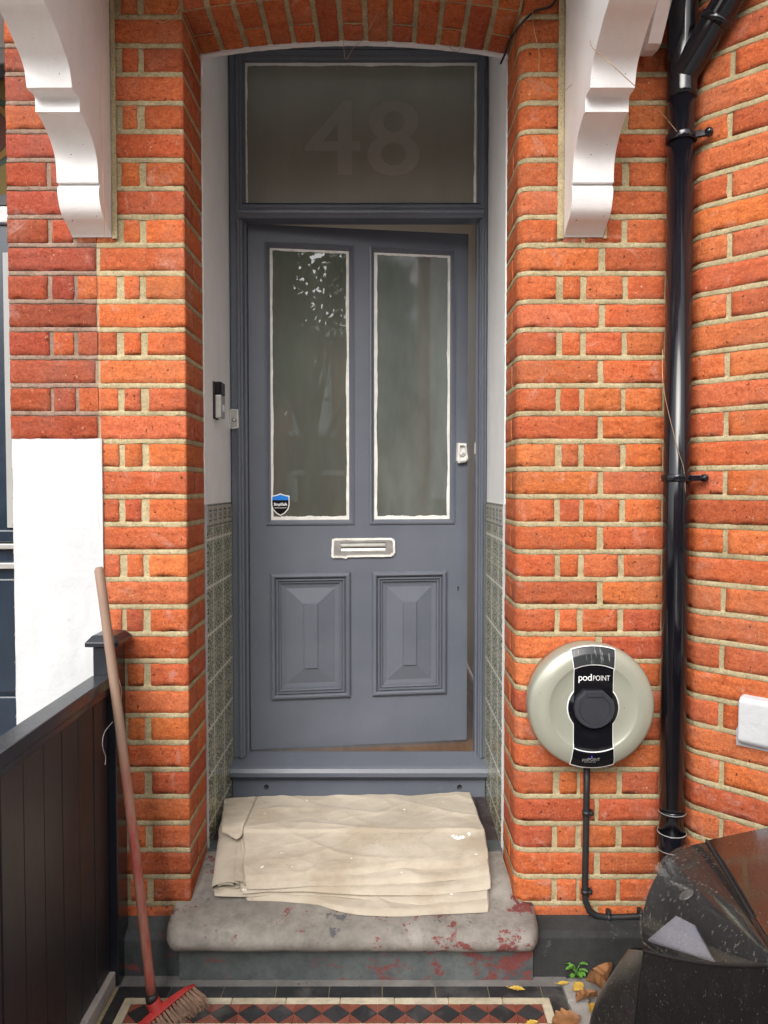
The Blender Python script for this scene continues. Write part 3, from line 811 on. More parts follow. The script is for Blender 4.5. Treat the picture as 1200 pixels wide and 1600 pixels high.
plL = DR((424, 896), (547, 894), (422.4, 1094), (547, 1089)); plR = DR((581.5, 895), (697, 891), (581.5, 1087), (697, 1081))
zg0 = (gl[2] + gr[2]) / 2; zg1 = (gl[3] + gr[3]) / 2; zp0 = (plL[2] + plR[2]) / 2; zp1 = (plL[3] + plR[3]) / 2
TH = .044
mb = MB()
xs = [0, gl[0], gl[1], gr[0], gr[1], DW]; 
mb.box(0, xs[1], 0, TH, 0, DH); mb.box(xs[4], DW, 0, TH, 0, DH)
mb.box(xs[1], xs[4], 0, TH, zg1, DH)                        # top rail
mb.box(xs[2], xs[3], 0, TH, zg0, zg1)                       # muntin
mb.box(xs[1], xs[4], 0, TH, zp1, zg0)                       # lock rail
mb.box(xs[1], xs[4], 0, TH, 0, zp0)
mb.box(plL[1], plR[0], 0, TH, zp0, zp1)
mb.box(xs[1], plL[0], 0, TH, zp0, zp1) if plL[0] > xs[1] else None
mb.box(plR[1], xs[4], 0, TH, zp0, zp1) if plR[1] < xs[4] else None
import bmesh
leaf = mb.build("leaf", MT['grey'], door, local=True)
def lr(r, ins, y): return [(r[0] + ins, y, r[2] + ins), (r[1] - ins, y, r[2] + ins), (r[1] - ins, y, r[3] - ins), (r[0] + ins, y, r[3] - ins)]
for r, m_, nm in (((gl[0], gl[1], zg0, zg1), MT['glass_clear'], 0), ((gr[0], gr[1], zg0, zg1), MT['glass_haze'], 1)):
    mb = MB(); mb.rings([lr(r, -.004, .0), lr(r, -.003, -.005), lr(r, .003, -.007), lr(r, .006, -.003), lr(r, .010, .002), lr(r, .013, .004), lr(r, .017, .013)], cap=False)
    mo = mb.build("glazing_bead", MT['grey'], door, local=True)
    ri = (r[0] + .0165, r[1] - .0165, r[2] + .0165, r[3] - .0165)
    mb = MB(); mb.box(ri[0], ri[1], .0125, .018, ri[2], ri[3]); pn = mb.build("glass_pane", m_, door, local=True)
    tag(pn, "clear left pane reflecting the street" if nm == 0 else "hazy right pane")
    mb = MB(); tape_ring(mb, ri[0], ri[1], ri[2], ri[3], .0125, .0112, -.0014, 11.0 * nm + 1, (1.1, .7, .75 if nm == 0 else 1.0, .8)); mb.build("masking_tape", MT['tape'], pn, local=True)
    if nm == 0: pane_l = pn; ri_l = ri
for r in ((plL[0], plL[1], zp0, zp1), (plR[0], plR[1], zp0, zp1)):
    mb = MB(); P = [(-.0006, .0), (.0, -.010), (.006, -.015), (.012, -.016), (.0165, -.012), (.0185, -.002), (.022, -.0015), (.0225, -.010), (.0275, -.010), (.0285, -.001), (.032, -.0005), (.033, -.007), (.0375, -.006), (.039, .003), (.044, .003), (.058, .005)]
    L = [lr(r, a, y) for a, y in P]
    L[0] = lr(r, -.001, .001)
    cx = (r[0] + r[1]) / 2; hw = .0265; cz0 = r[2] + .116; cz1 = r[3] - .116
    L += [[(cx - hw, -.0062, cz0), (cx + hw, -.0062, cz0), (cx + hw, -.0062, cz1), (cx - hw, -.0062, cz1)],
          [(cx - hw + .0012, -.0125, cz0 + .0012), (cx + hw - .0012, -.0125, cz0 + .0012), (cx + hw - .0012, -.0125, cz1 - .0012), (cx - hw + .0012, -.0125, cz1 - .0012)]]
    mb.rings(L); mb.build("raised_panel", MT['grey'], door, local=True)
# letterbox
lb = DR((519, 842), (616, 842), (519, 870), (616, 869))
mb = MB(); x0, x1, z0, z1 = lb
cut = [x0 + .046 * .7, x1 - .034, z0 + .017, z1 - .014]
mb.rings([[(x0, 0, z0), (x1, 0, z0), (x1, 0, z1), (x0, 0, z1)], [(x0 + .002, -.008, z0 + .002), (x1 - .002, -.008, z0 + .002), (x1 - .002, -.008, z1 - .002), (x0 + .002, -.008, z1 - .002)],
          [(cut[0], -.008, cut[2]), (cut[1], -.008, cut[2]), (cut[1], -.008, cut[3]), (cut[0], -.008, cut[3])], [(cut[0], .002, cut[2]), (cut[1], .002, cut[2]), (cut[1], .002, cut[3]), (cut[0], .002, cut[3])]])
lbx = mb.build("letterbox", MT['steel'], door, local=True)
mb = MB(); zmid = (cut[2] + cut[3]) / 2
mb.prism([(cut[0] + .001, y, z) for y, z in ((.002, cut[3] - .001), (-.006, cut[3] - .003), (-.0075, zmid + .006), (-.005, zmid + .001), (.002, zmid))], (cut[1] - cut[0] - .002, 0, 0))
mb.prism([(cut[0] + .001, y, z) for y, z in ((.002, zmid - .003), (-.003, zmid - .004), (-.0055, cut[2] + .006), (-.003, cut[2] + .001), (.002, cut[2]))], (cut[1] - cut[0] - .002, 0, 0))
mb.build("flap", MT['steel'], lbx, local=True)
mb = MB()
def ribbon(mb, pts, w0, w1, y, seed):
    a = []
    for k, (x, z) in enumerate(pts):
        p = Vector(pts[max(0, k - 1)]); q = Vector(pts[min(len(pts) - 1, k + 1)]); d = (q - p).normalized(); n = Vector((-d.y, d.x))
        o = w1 * (1 + .4 * nz(k * .8, seed)); i_ = w0 * (1 + .4 * nz(k * .7, seed + 4))
        a.append((mb.add((x + n.x * o, y - .002 * abs(nz(k * .6, seed)), z + n.y * o)), mb.add((x - n.x * i_, y - .0008, z - n.y * i_))))
    for p, q in zip(a, a[1:]): mb.face((p[0], q[0], q[1], p[1]), 0)
def lerp_pts(P, n=10):
    out = []
    for a, b in zip(P, P[1:]): out += [(a[0] + (b[0] - a[0]) * k / n, a[1] + (b[1] - a[1]) * k / n) for k in range(n)]
    return out + [P[-1]]
ribbon(mb, lerp_pts([(x0 - .001, z0), (x0 + .002, z1 - .002), (x0 + .012, z1 + .0005), (x1 - .014, z1), (x1 - .002, z1 - .009), (x1 - .001, z0 + .014), (x1 - .014, z0 + .002), (x0 + .058, z0 + .002), (x0 + .052, z0 - .004), (x0 + .035, z0), (x0, z0)]), .0052, .0035, -.0095, 3)
mb.build("masking_tape", MT['tape'], lbx, local=True)
# night latch, wrapped in tape
lt = DR((712, 692), (727, 692), (712, 725), (732, 723)); lcx, lcz = (lt[0] + lt[1]) / 2, (lt[2] + lt[3]) / 2
mb = MB(); out = [(lt[0] + .004, lt[3]), (lt[1] - .006, lt[3] - .001), (lt[1] + .003, lt[2] + .014), (lt[1] - .008, lt[2] + .003), (lt[0] + .006, lt[2] - .001), (lt[0], lt[2] + .008)][::-1]
mb.rings([[(x, 0, z) for x, z in out], [(lcx + (x - lcx) * .95, -.020, lcz + (z - lcz) * .95) for x, z in out], [(lcx + (x - lcx) * .80, -.024, lcz + (z - lcz) * .80) for x, z in out], [(lcx + (x - lcx) * .58, -.024, lcz + (z - lcz) * .72) for x, z in out], [(lcx + (x - lcx) * .55, -.012, lcz + (z - lcz) * .70) for x, z in out]])
lk = mb.build("door_latch", MT['tape'], door, local=True)
tag(lk, "latch pull wrapped in white tape")
mb = MB(); mb.lathe([(.0095, 0), (.0095, .004), (.008, .006), (.003, .0045), (0, .004)], (lcx + .001, -.012, lcz - .006), (0, -1, 0), 20)
mb.build("lock_cylinder", MT['steel'], lk, local=True)
k_ = D(715.8, 919.5); mb = MB()
mb.lathe([(.0042, 0), (.0042, .001), (0, .0011)], (k_[0], -.0004, k_[1] + .004), (0, -1, 0), 16); mb.prism([(k_[0] - .0015, -.0014, k_[1] + .002), (k_[0] + .0015, -.0014, k_[1] + .002), (k_[0] + .003, -.0014, k_[1] - .008), (k_[0] - .003, -.0014, k_[1] - .008)], (0, .001, 0))
mb.build("keyhole", MT['black_rubber'], door, local=True)
# shield sticker on the left pane
s0 = D(424, 771); s1 = D(452.5, 806); sx0, sx1, sz0, sz1 = s0[0], s1[0], s1[1], s0[1]
def shield(k): 
    cx, cz = (sx0 + sx1) / 2, (sz0 + sz1) / 2; hw, hh = (sx1 - sx0) / 2 * k, (sz1 - sz0) / 2 * k
    return [(cx, cz - hh), (cx + hw * .45, cz - hh * .80), (cx + hw * .85, cz - hh * .45), (cx + hw, cz - hh * .05), (cx + hw, cz + hh * .78), (cx + hw * .5, cz + hh * .86), (cx, cz + hh), (cx - hw * .5, cz + hh * .86), (cx - hw, cz + hh * .78), (cx - hw, cz - hh * .05), (cx - hw * .85, cz - hh * .45), (cx - hw * .45, cz - hh * .80)]
mb = MB(); yv = .0085
mb.prism([(x, yv, z) for x, z in shield(1.0)], (0, .002, 0), 0); mb.prism([(x, yv - .0005, z) for x, z in shield(.90)], (0, .001, 0), 1)
sh = shield(.90); zc = sz0 + (sz1 - sz0) * .70
top = [p for p in sh if p[1] > zc]; top = [(sh[4][0], zc)] + top + [(sh[9][0], zc)]
mb.prism([(x, yv - .001, z) for x, z in sorted(top[:1]) + top[1:]], (0, .001, 0), 2)
cxs = (sx0 + sx1) / 2
add_text(mb, "SimpliSafe", .0142, (cxs, yv - .0010, sz0 + (sz1 - sz0) * .46), (.88, 0, 0), (0, 0, 1), (0, -1, 0), 0, ext=.0003, offset=.0004)
add_text(mb, "HOME SECURITY", .0066, (cxs, yv - .0010, sz0 + (sz1 - sz0) * .33), (.9, 0, 0), (0, 0, 1), (0, -1, 0), 0, ext=.0003)
tag(mb.build("shield_sticker", [MT['white_print'], MT['black_gloss'], MT['blue_print']], pane_l, local=True, fix=False), "blue and black shield security sticker")
# safety chain keep and latch strike seen in the gap are on the right jamb
mb = MB(); c = at(741, 700, 2.84); mb.box(xin - .003, xin + .002, 2.85, 2.875, c.z - .02, c.z + .02); mb.build("strike_plate", MT['steel'], frame)
mb = MB(); c = at(738, 846, 2.99); mb.tube([(XI - .01, 3.0, c.z + .008), (XI - .045, 3.0, c.z + .006), (XI - .03, 3.0, c.z - .02), (XI - .025, 3.0, c.z - .05)], .004, 8); mb.build("coat_hook", MT['dark_metal'], house)

# ------------------------------------------------------------------ door bells
cb = at(336, 626, 2.55)
bell = thing("video_doorbell", (XL + .007, 2.555, cb.z - .062), "black and silver video doorbell on the white plaster reveal", "doorbell")
zb0, zb1 = Z_(655, 2.55), Z_(597, 2.55)
zm_ = zb0 + (zb1 - zb0) * .64; xw = XL + .0078
mb = MB(); mb.box(xw, xw + .006, 2.525, 2.590, zb0, zb1); mb.build("back_plate", MT['black_rubber'], bell, bevel=.002)
mb = MB(); mb.box(xw + .006, xw + .027, 2.528, 2.588, zb0 + .003, zm_); fp = mb.build("face_plate", MT['steel'], bell, bevel=.003)
mb = MB(); mb.box(xw + .006, xw + .0275, 2.527, 2.589, zm_ + .0005, zb1 - .001); mb.build("camera_head", MT['black_gloss'], bell, bevel=.003)
mb = MB(); mb.lathe([(.010, 0), (.013, .0), (.013, .0012), (.010, .0012), (.0095, .0006), (0, .0006)], (xw + .0272, 2.56, zb0 + .035), (1, 0, 0), 24); mb.build("push_button", MT['white_print'], bell)
zb0, zb1 = Z_(668, 2.80), Z_(641, 2.80)
bx0, bx1 = X_(361.5, 2.80), X_(372, 2.80)
bp = thing("bell_push", ((bx0 + bx1) / 2, 2.808, zb0), "small metal bell push with tape edges on the left door jamb", "doorbell")
mb = MB(); mb.box(bx0, bx1, 2.797, 2.8095, zb0, zb1); mb.build("plate", MT['steel'], bp, bevel=.002)
mb = MB(); mb.lathe([(.008, 0), (.008, .002), (.0055, .003), (.005, .0055), (.003, .0068), (0, .007)], ((bx0 + bx1) / 2, 2.797, (zb0 + zb1) / 2 - .004), (0, -1, 0), 20); mb.build("button", MT['steel'], bp)
mb = MB(); ribbon(mb, [(x, z) for x, z in lerp_pts([(bx0, zb1), (bx1, zb1), (bx1 + .001, zb0), (bx0 - .001, zb0 - .002), (bx0, zb1)], 6)], .001, .003, 2.7962, 8); mb.build("masking_tape", MT['tape'], bp)

# ------------------------------------------------------------------ white timber brackets and canopy
def bracket(px_wall, side, rows, width, label):
    """side = +1: the visible cheek faces right (left bracket); rows are (px, py) along the cheek's front edge"""
    XC_ = X_(px_wall, Y0); P = []
    for px, py in rows:
        Yd = XC_ * F / (px - 600.0); p = at(px, py, Yd)
        P.append((p.y, p.z))
    return XC_, P
def smooth_rows(rows, n=5):
    P = [Vector(r) for r in rows]; out = []
    for k in range(len(P) - 1):
        a = P[max(0, k - 1)]; b = P[k]; c = P[k + 1]; d = P[min(len(P) - 1, k + 2)]
        for i in range(n):
            t = i / n; q = .5 * ((2 * b) + (c - a) * t + (2 * a - 5 * b + 4 * c - d) * t * t + (3 * b - a - 3 * c + d) * t ** 3); out.append((q.x, q.y))
    return out + [rows[-1]]
rowsL = smooth_rows([(60, -60), (80, 0), (92, 28), (101, 52), (109, 75), (115, 93), (119, 112), (121.5, 137)]) + smooth_rows([(124, 142), (128.5, 146), (132.3, 154), (132.8, 175)], 4) + \
    smooth_rows([(136.5, 178.5), (143, 194), (150, 213), (155, 231), (158.2, 248), (159.6, 267), (160, 285)]) + [(163, 288.5)] + smooth_rows([(161, 293), (160.5, 300), (161.5, 312), (164, 328), (168, 341), (173, 352), (178.5, 366), (180, 371)])
XCL, PROF = bracket(181, 1, rowsL, .11, "")
ZBR = PROF[-1][1]
def make_bracket(xa, xb, label, grp):
    t = thing("timber_bracket", ((xa + xb) / 2, Y0, ZBR), label, "bracket", grp)
    mb = MB(); P = PROF + [(Y0 - .001, ZBR + .001)] if PROF[-1][0] < Y0 - .002 else PROF
    P = [(min(y, Y0 - .0055), z) for y, z in PROF] + [(Y0 - .005, ZBR + .0005), (Y0 - .005, 2.80)]
    # front strip (visible curved face) as quads, cheeks as n-gons
    n = len(P); a = [mb.add((xa, y, z)) for y, z in P]; b = [mb.add((xb, y, z)) for y, z in P]
    for k in range(n): mb.face((a[k], a[(k + 1) % n], b[(k + 1) % n], b[k]), 0, (1, 1, 1), True)
    mb.face(a[::-1], 0); mb.face(b, 0)
    o = mb.build("scroll", MT['white_wood'], t, bevel=.0022); o.data.set_sharp_from_angle(angle=R(24))
    return t
brL = make_bracket(XCL - .112, XCL, "white scrolled timber bracket left of the doorway over the red neighbouring bricks", "white scrolled brackets under the canopy")
XCR = X_(877, Y0)
brR = make_bracket(XCR, XCR + .110, "white scrolled timber bracket between the doorway and the black downpipe", "white scrolled brackets under the canopy")
for t, xs_ in ((brL, [(XCL + .001, XCL + .016)]), (brR, [(XCR - .019, XCR - .001), (XCR + .111, XCR + .121)])):
    for k, (xa, xb) in enumerate(xs_):
        mb = MB(); mb.grid(lambda u, v: (xa + (xb - xa) * u + (nz(v * 40, k, 1) * .002 if u in (0, 1) else 0), Y0 - .009 - .003 * math.sin(u * math.pi), ZBR - .004 + (2.8 - ZBR) * v), 3, 60)
        mb.build("mortar_fillet", MT['mortar'], t)
canopy = thing("porch_canopy", (-.13, Y0, 2.8), "white painted porch canopy above the doorway, a tapered board end showing", "canopy")
mb = MB(); mb.box(-1.0, .76, 1.70, Y0 + .01, 2.805, 2.85); mb.build("soffit", MT['white_wood'], canopy, bevel=.004)
mb = MB(); mb.box(-1.02, .78, 1.66, 1.698, 2.80, 2.92); mb.build("fascia", MT['white_wood'], canopy, bevel=.004)
mb = MB(); mb.prism([(-1.05, 1.62, 2.925), (-1.05, Y0 + .01, 3.30), (-1.05, Y0 + .01, 3.34), (-1.05, 1.62, 2.955)], (1.88, 0, 0)); mb.build("roof", MT['slate'], canopy)
# tapered board end right of the bracket
q1 = at(1011, 66, 2.09); q2 = at(1064, -8, 1.93); q3 = at(1003, -8, 2.09)
mb = MB(); xa = q1.x
pts = [(2.165, q1.z + .004), (2.12, q1.z - .004), (2.095, q1.z), (1.84, q1.z + .235), (1.76, 2.804), (2.18, 2.804)]
mb.prism([(xa + .004, y, z) for y, z in pts], (.036, 0, 0)); mb.build("board_end", MT['white_wood'], canopy, bevel=.003)

# ------------------------------------------------------------------ downpipe
pyc = 2.128; pxc = X_(1057, pyc); pr_ = .0352
dp = thing("downpipe", (pxc, pyc, 0.02), "black gloss plastic downpipe with a branch joint on the brick corner", "downpipe")
zj = Z_(150, pyc)
mb = MB(); mb.tube([(pxc, pyc, .02), (pxc, pyc, zj)], pr_, 32); mb.build("pipe", MT['black_plastic'], dp)
mb = MB(); sc = pr_ + .0045
mb.lathe([(pr_, -.008), (sc, -.006), (sc + .001, .004), (sc, .014), (sc, .09), (sc, .24), (sc, .9)], (pxc, pyc, zj), (0, 0, 1), 32)
b0 = at(1068, 118, pyc - .005); b1 = at(1158, -35, 2.0)
mb.tube([b0 + (b0 - b1) * .08, b0, b1, b1 + (b1 - b0)], pr_ + .003, 28)
mb.lathe([(pr_ + .003, -.002), (pr_ + .008, .0), (pr_ + .008, .016), (pr_ + .003, .018)], b0 + (b1 - b0) * .55, (b1 - b0), 28)
mb.build("branch_joint", MT['black_plastic'], dp)
for py, tail in ((217, 1107), (747, 1100)):
    z = Z_(py, pyc); mb = MB(); r2 = pr_ + .006
    mb.lathe([(pr_ - .001, -.010), (r2 - .001, -.010), (r2, -.008), (r2, .008), (r2 - .001, .010), (pr_ - .001, .010)], (pxc, pyc, z), (0, 0, 1), 32)
    e = at(tail, py, 2.10)
    d = Vector((e.x - pxc, e.y - pyc - .005, 0)); L = d.length; d.normalize(); n = Vector((d.y, -d.x, 0))
    p0 = Vector((pxc, pyc, z)) + d * (pr_ * .8) + n * .014
    p1 = Vector((pxc, pyc, z)) + d * L + n * .014
    mb.prism([p0 + Vector((0, 0, -.008)), p1 + Vector((0, 0, -.008)), p1 + Vector((0, 0, .008)), p0 + Vector((0, 0, .008))], -n * .012)
    mb.lathe([(.011, -.007), (.011, .006), (.006, .008), (.005, .012), (0, .0125)], p1 - n * .004, n, 20)
    mb.build("pipe_clip", MT['black_plastic'], dp, bevel=.0012)
for py, h in ((1268, .006), (1313, .024)):
    z = Z_(py, pyc); mb = MB(); r2 = pr_ + (.0012 if h < .01 else .0036)
    mb.lathe([(pr_ - .001, -h), (r2 - .001, -h), (r2, -h + .002), (r2, 0), (r2, h - .003), (r2 - .001, h), (pr_ - .001, h + .001)], (pxc, pyc, z), (0, 0, 1), 32)
    cl = mb.build("pipe_socket", MT['black_plastic'], dp)
    for dz in ((0,) if h < .01 else (h, -h)):
        mb = MB(); mb.lathe([(r2 - .001, dz - .0008), (r2 + .0010, dz), (r2 + .0006, dz + .0012), (r2 - .001, dz + .0014)], (pxc, pyc, z), (0, 0, 1), 32)
        mb.build("dried_paint_ring", MT['curtain'], cl)

# ------------------------------------------------------------------ charge point
cy = 2.105; cc = at(925, 1104, cy); CR = .1745
zc0 = cc.z; xc0 = cc.x
ch = thing("charge_point", (xc0, Y0, zc0 - CR), "round sage green electric car charging unit with black centre band on the bricks", "charging unit")
A = (0, -1, 0)
mb = MB()
mb.lathe([(CR - .030, -.082), (CR - .006, -.080), (CR - .001, -.045), (CR, -.010), (CR - .003, .000), (CR - .008, .004), (.150, .012), (.124, .018), (.1195, .0165), (.114, .0135), (.085, .0115), (.04, .0105), (0, .0105)], (xc0, cy, zc0), A, 96)
body = mb.build("casing", MT['pale_green'], ch, fix=False)
# band: built as a strip following the casing's relief
def relief(r):
    P = [(0, .0105), (.04, .0105), (.085, .0115), (.114, .0135), (.1195, .0165), (.124, .018), (.150, .012), (CR - .008, .004), (CR - .003, .0)]
    for a, b in zip(P, P[1:]):
        if a[0] <= r <= b[0]: return a[1] + (b[1] - a[1]) * (r - a[0]) / (b[0] - a[0])
    return 0.0
def band_piece(mb, r0, r1, hw, lift, m, n=26, bot=False, inner=None):
    """sector of the band between radii r0..r1 (top or bottom), half width hw(z)"""
    sg = -1 if bot else 1; rows = []
    for k in range(n + 1):
        row = []
        for j in range(13):
            f = -1 + 2 * j / 12; x = 0
            # arc-shaped ends: offset by chord
            rr_ = r0 + (r1 - r0) * k / n
            x = f * hw(rr_); z = math.sqrt(max(0, rr_ * rr_ - x * x * .9))
            row.append(mb.add((xc0 + x, cy - relief(min(CR - .004, math.hypot(x, z))) - lift, zc0 + sg * z)))
        rows.append(row)
    for a, b in zip(rows, rows[1:]):
        for j in range(12): mb.face((a[j], a[j + 1], b[j + 1], b[j]), m, (1, 1, 1), True)
hwo = lambda r: .0535 + max(0, (r - .11)) * .11
mb = MB(); band_piece(mb, .1715, .0, lambda r: hwo(r) + .0016, .0008, 0); band_piece(mb, .1715, .0, lambda r: hwo(r) + .0016, .0008, 0, bot=True)
mb.lathe([(.0725, .0), (.0725, .0113), (0, .0113)], (xc0, cy, zc0), A, 64)
mb.build("white_trim", MT['white_print'], ch, fix=False)
mb = MB(); band_piece(mb, .1690, .1225, hwo, .0018, 0); mb.build("scratched_panel", MT['scuffed'], ch, fix=False)
mb = MB(); band_piece(mb, .1690, .1225, hwo, .0018, 0, bot=True); low = mb.build("lower_panel", MT['black_gloss'], ch, fix=False)
mb = MB(); band_piece(mb, .1195, .0, lambda r: .0535, .0018, 0); band_piece(mb, .1195, .0, lambda r: .0535, .0018, 0, bot=True)
mb.lathe([(.069, .0), (.069, .0123), (0, .0123)], (xc0, cy, zc0), A, 64)
cp = mb.build("centre_panel", MT['black_gloss'], ch, fix=False)
mb = MB()
add_text(mb, "pod", .0270, (xc0 - .0235, cy - relief(.085) - .0026, zc0 + .076), (1, 0, 0), (0, 0, 1), A, width=.036, ext=.0004, spacing=.9)
add_text(mb, "POINT", .0205, (xc0 + .0215, cy - relief(.085) - .0026, zc0 + .076), (1, 0, 0), (0, 0, 1), A, width=.046, ext=.0004, offset=-.0003)
mb.build("lettering", MT['white_print'], cp, fix=False)
mb = MB()
add_text(mb, "podPOINT", .0115, (xc0 - .006, cy - relief(.14) - .0026, zc0 - .146), (.95, 0, .0), (0, 0, 1), A, ext=.0004)
add_text(mb, "POD POINT LTD", .0042, (xc0 - .008, cy - relief(.15) - .0026, zc0 - .1515), (1, 0, .0), (0, 0, 1), A, ext=.0004)
mb.build("lettering", MT['steel'], low, fix=False)
b_ = NB("blue_indicator"); em = b_.set((.02, .02, .3), .3); b_.p.inputs["Emission Color"].default_value = (.05, .06, .9, 1); b_.p.inputs["Emission Strength"].default_value = .35
mb = MB(); mb.lathe([(.0022, 0), (.0022, .001), (0, .0013)], (xc0 - .004, cy - relief(.135) - .0020, zc0 - .1345), A, 14); mb.build("indicator_light", em, low)
# socket cap: rounded with a flat top
def capring(r, h, flat=.052):
    out = []
    for k in range(64):
        t = 2 * math.pi * k / 64; x, z = r * math.sin(t), r * math.cos(t)
        z = min(z, r * .90); a = abs(x); 
        if z > 0 and a + z > r * 1.36: s_ = r * 1.36 / (a + z); x *= s_; z *= s_
        out.append((xc0 + x, cy - h, zc0 + .001 + z))
    return out
mb = MB(); mb.rings([capring(.0545, .010), capring(.0545, .026), capring(.0520, .030), capring(.0425, .030), capring(.0415, .0285), capring(.0405, .030)])
mb.box(xc0 - .020, xc0 + .020, cy - .034, cy - .0295, zc0 + .036, zc0 + .0475)
mb.build("socket_cap", MT['knob'], ch)
# cable
cyb = Y0 - .016
pts = [at(917, 1190, cyb), at(916.5, 1240, cyb), at(915.5, 1300, cyb), at(914, 1390, cyb), at(915, 1408, cyb), at(921, 1423, cyb), at(932, 1431, cyb), at(950, 1433.5, cyb), at(975, 1433, cyb), at(1010, 1431, cyb), at(1060, 1431, cyb)]
cab = thing("power_cable", pts[0], "black armoured cable running down the bricks from the charging unit", "cable")
mb = MB(); mb.tube(pts, .0092, 14); mb.build("sheath", MT['black_rubber'], cab)
for (px, py, hz) in ((916, 1270, 0), (914, 1393, 0), (951, 1433, 1), (1000, 1431, 1)):
    c = at(px, py, cyb); mb = MB()
    ax = Vector((1, 0, 0)) if hz else Vector((0, 0, 1))
    mb.lathe([(.0095, -.006), (.0118, -.006), (.0118, .006), (.0095, .006)], c, ax, 18)
    t = Vector((0, 0, 1)) if hz else Vector((1, 0, 0)); e = c + t * .013
    mb.prism([e - t * .006 - ax * .006 + Vector((0, -.006, 0)), e + t * .007 - ax * .006 + Vector((0, -.006, 0)), e + t * .007 + ax * .006 + Vector((0, -.006, 0)), e - t * .006 + ax * .006 + Vector((0, -.006, 0))], (0, .018, 0))
    mb.lathe([(.004, 0), (.004, .0025), (0, .003)], e + Vector((0, -.006, 0)), A, 12)
    mb.build("cable_clip", MT['black_rubber'], cab)

# ------------------------------------------------------------------ door step
ZTR = .226                        # back of the stone tread, where the dark tiles begin
def tread(y):
    P = [(2.0, .168), (2.13, .168), (Y0, .178), (2.40, .226), (2.41, .234), (2.80, .246)]
    for a, b in zip(P, P[1:]):
        if a[0] <= y <= b[0]: return a[1] + (b[1] - a[1]) * (y - a[0]) / (b[0] - a[0])
    return P[-1][1]
step = thing("door_step", (XC, 2.15, 0), "worn stone door step with rounded nosing and peeling red paint", "step")
yn = 2.058
n0, n1 = X_(258, yn + .03, 1455), X_(843, yn + .03, 1455)
nb = Z_(1487, yn + .03)
prof = []
yb, zt_ = 2.402, .166
th = zt_ - nb
prof = [(yb, ZTR), (2.33, .211), (2.27, .196), (Y0 + .02, .183), (Y0 - .02, .176), (yn + .085, .169)]
for k in range(9):
    a = R(90) - R(180) * k / 8; prof.append((yn + .052 - math.cos(a) * .052, nb + th / 2 + math.sin(a) * th / 2 - .001))
prof += [(yn + .085, nb), (yb, nb)]
mb = MB(); N = 70; rows = []
for i in range(N + 1):
    u = i / N; x = n0 + (n1 - n0) * u; e = min(u, 1 - u) * (n1 - n0); k = 1 - max(0, 1 - e / .035) ** 2 * .42
    row = []
    for j, (y, z) in enumerate(prof):
        yy = y; zz = z
        if y < Y0 - .01:
            yy = yn + .10 - (yn + .10 - y) * k; zz = nb + th / 2 + (z - nb - th / 2) * (.72 + .28 * k)
            yy += nz(x * 9, j * .4, 2) * .003; zz += nz(x * 7, j * .5, 9) * .003
        if y > Y0 - .03 and not (XL < x < XR): yy = min(yy, Y0 + .02); zz = min(zz, .178)
        if Y0 - .01 <= y: zz += nz(x * 8, y * 9, 4) * .002
        row.append(mb.add((x, yy, zz)))
    rows.append(row)
for a, b in zip(rows, rows[1:]):
    for j in range(len(prof) - 1): mb.face((a[j], a[j + 1], b[j + 1], b[j]), 0, (1, 1, 1), True)
mb.face(rows[0][::-1], 0); mb.face(rows[-1], 0)
mb.build("nosing", MT['step'], step)
mb = MB(); x0, x1 = X_(284, 2.14, 1510), X_(830, 2.14, 1510)
mb.grid(lambda u, v: (x0 + (x1 - x0) * u, 2.115 + nz(u * 20, v * 4, 1) * .002, -.002 + (nb + .008) * v), 60, 8)
mb.poly([(x1, 2.115, -.002), (x1, 2.2, -.002), (x1, 2.2, nb + .006), (x1, 2.115, nb + .006)]); mb.poly([(x0, 2.115, -.002), (x0, 2.2, -.002), (x0, 2.2, nb + .006), (x0, 2.115, nb + .006)])
mb.build("riser", MT['riser'], step)
mb = MB(); zb2 = Z_(1246, 2.782)      # dark quarry tiles behind the stone
ZT2 = ZTR + .004
mb.box(XL + .008, XR - .008, 2.402, 2.80, .2, .2335, 1)
xt = XL + .010
while xt < XR - .02:
    yt = 2.404
    while yt < 2.77:
        x2 = min(xt + .072, XR - .010); y2 = min(yt + .146, 2.782)
        mb.prism([(xt, yt, tread(yt) - .003), (x2, yt, tread(yt) - .003), (x2, y2, tread(y2) - .003), (xt, y2, tread(y2) - .003)], (0, 0, .0035), 0, random.choice([(.040, .026, .028), (.05, .032, .033), (.034, .024, .028)]))
        yt += .149
    xt += .0745
mb.build("tread_tiles", [MT['path_tile'], MT['riser']], step, attr=True)

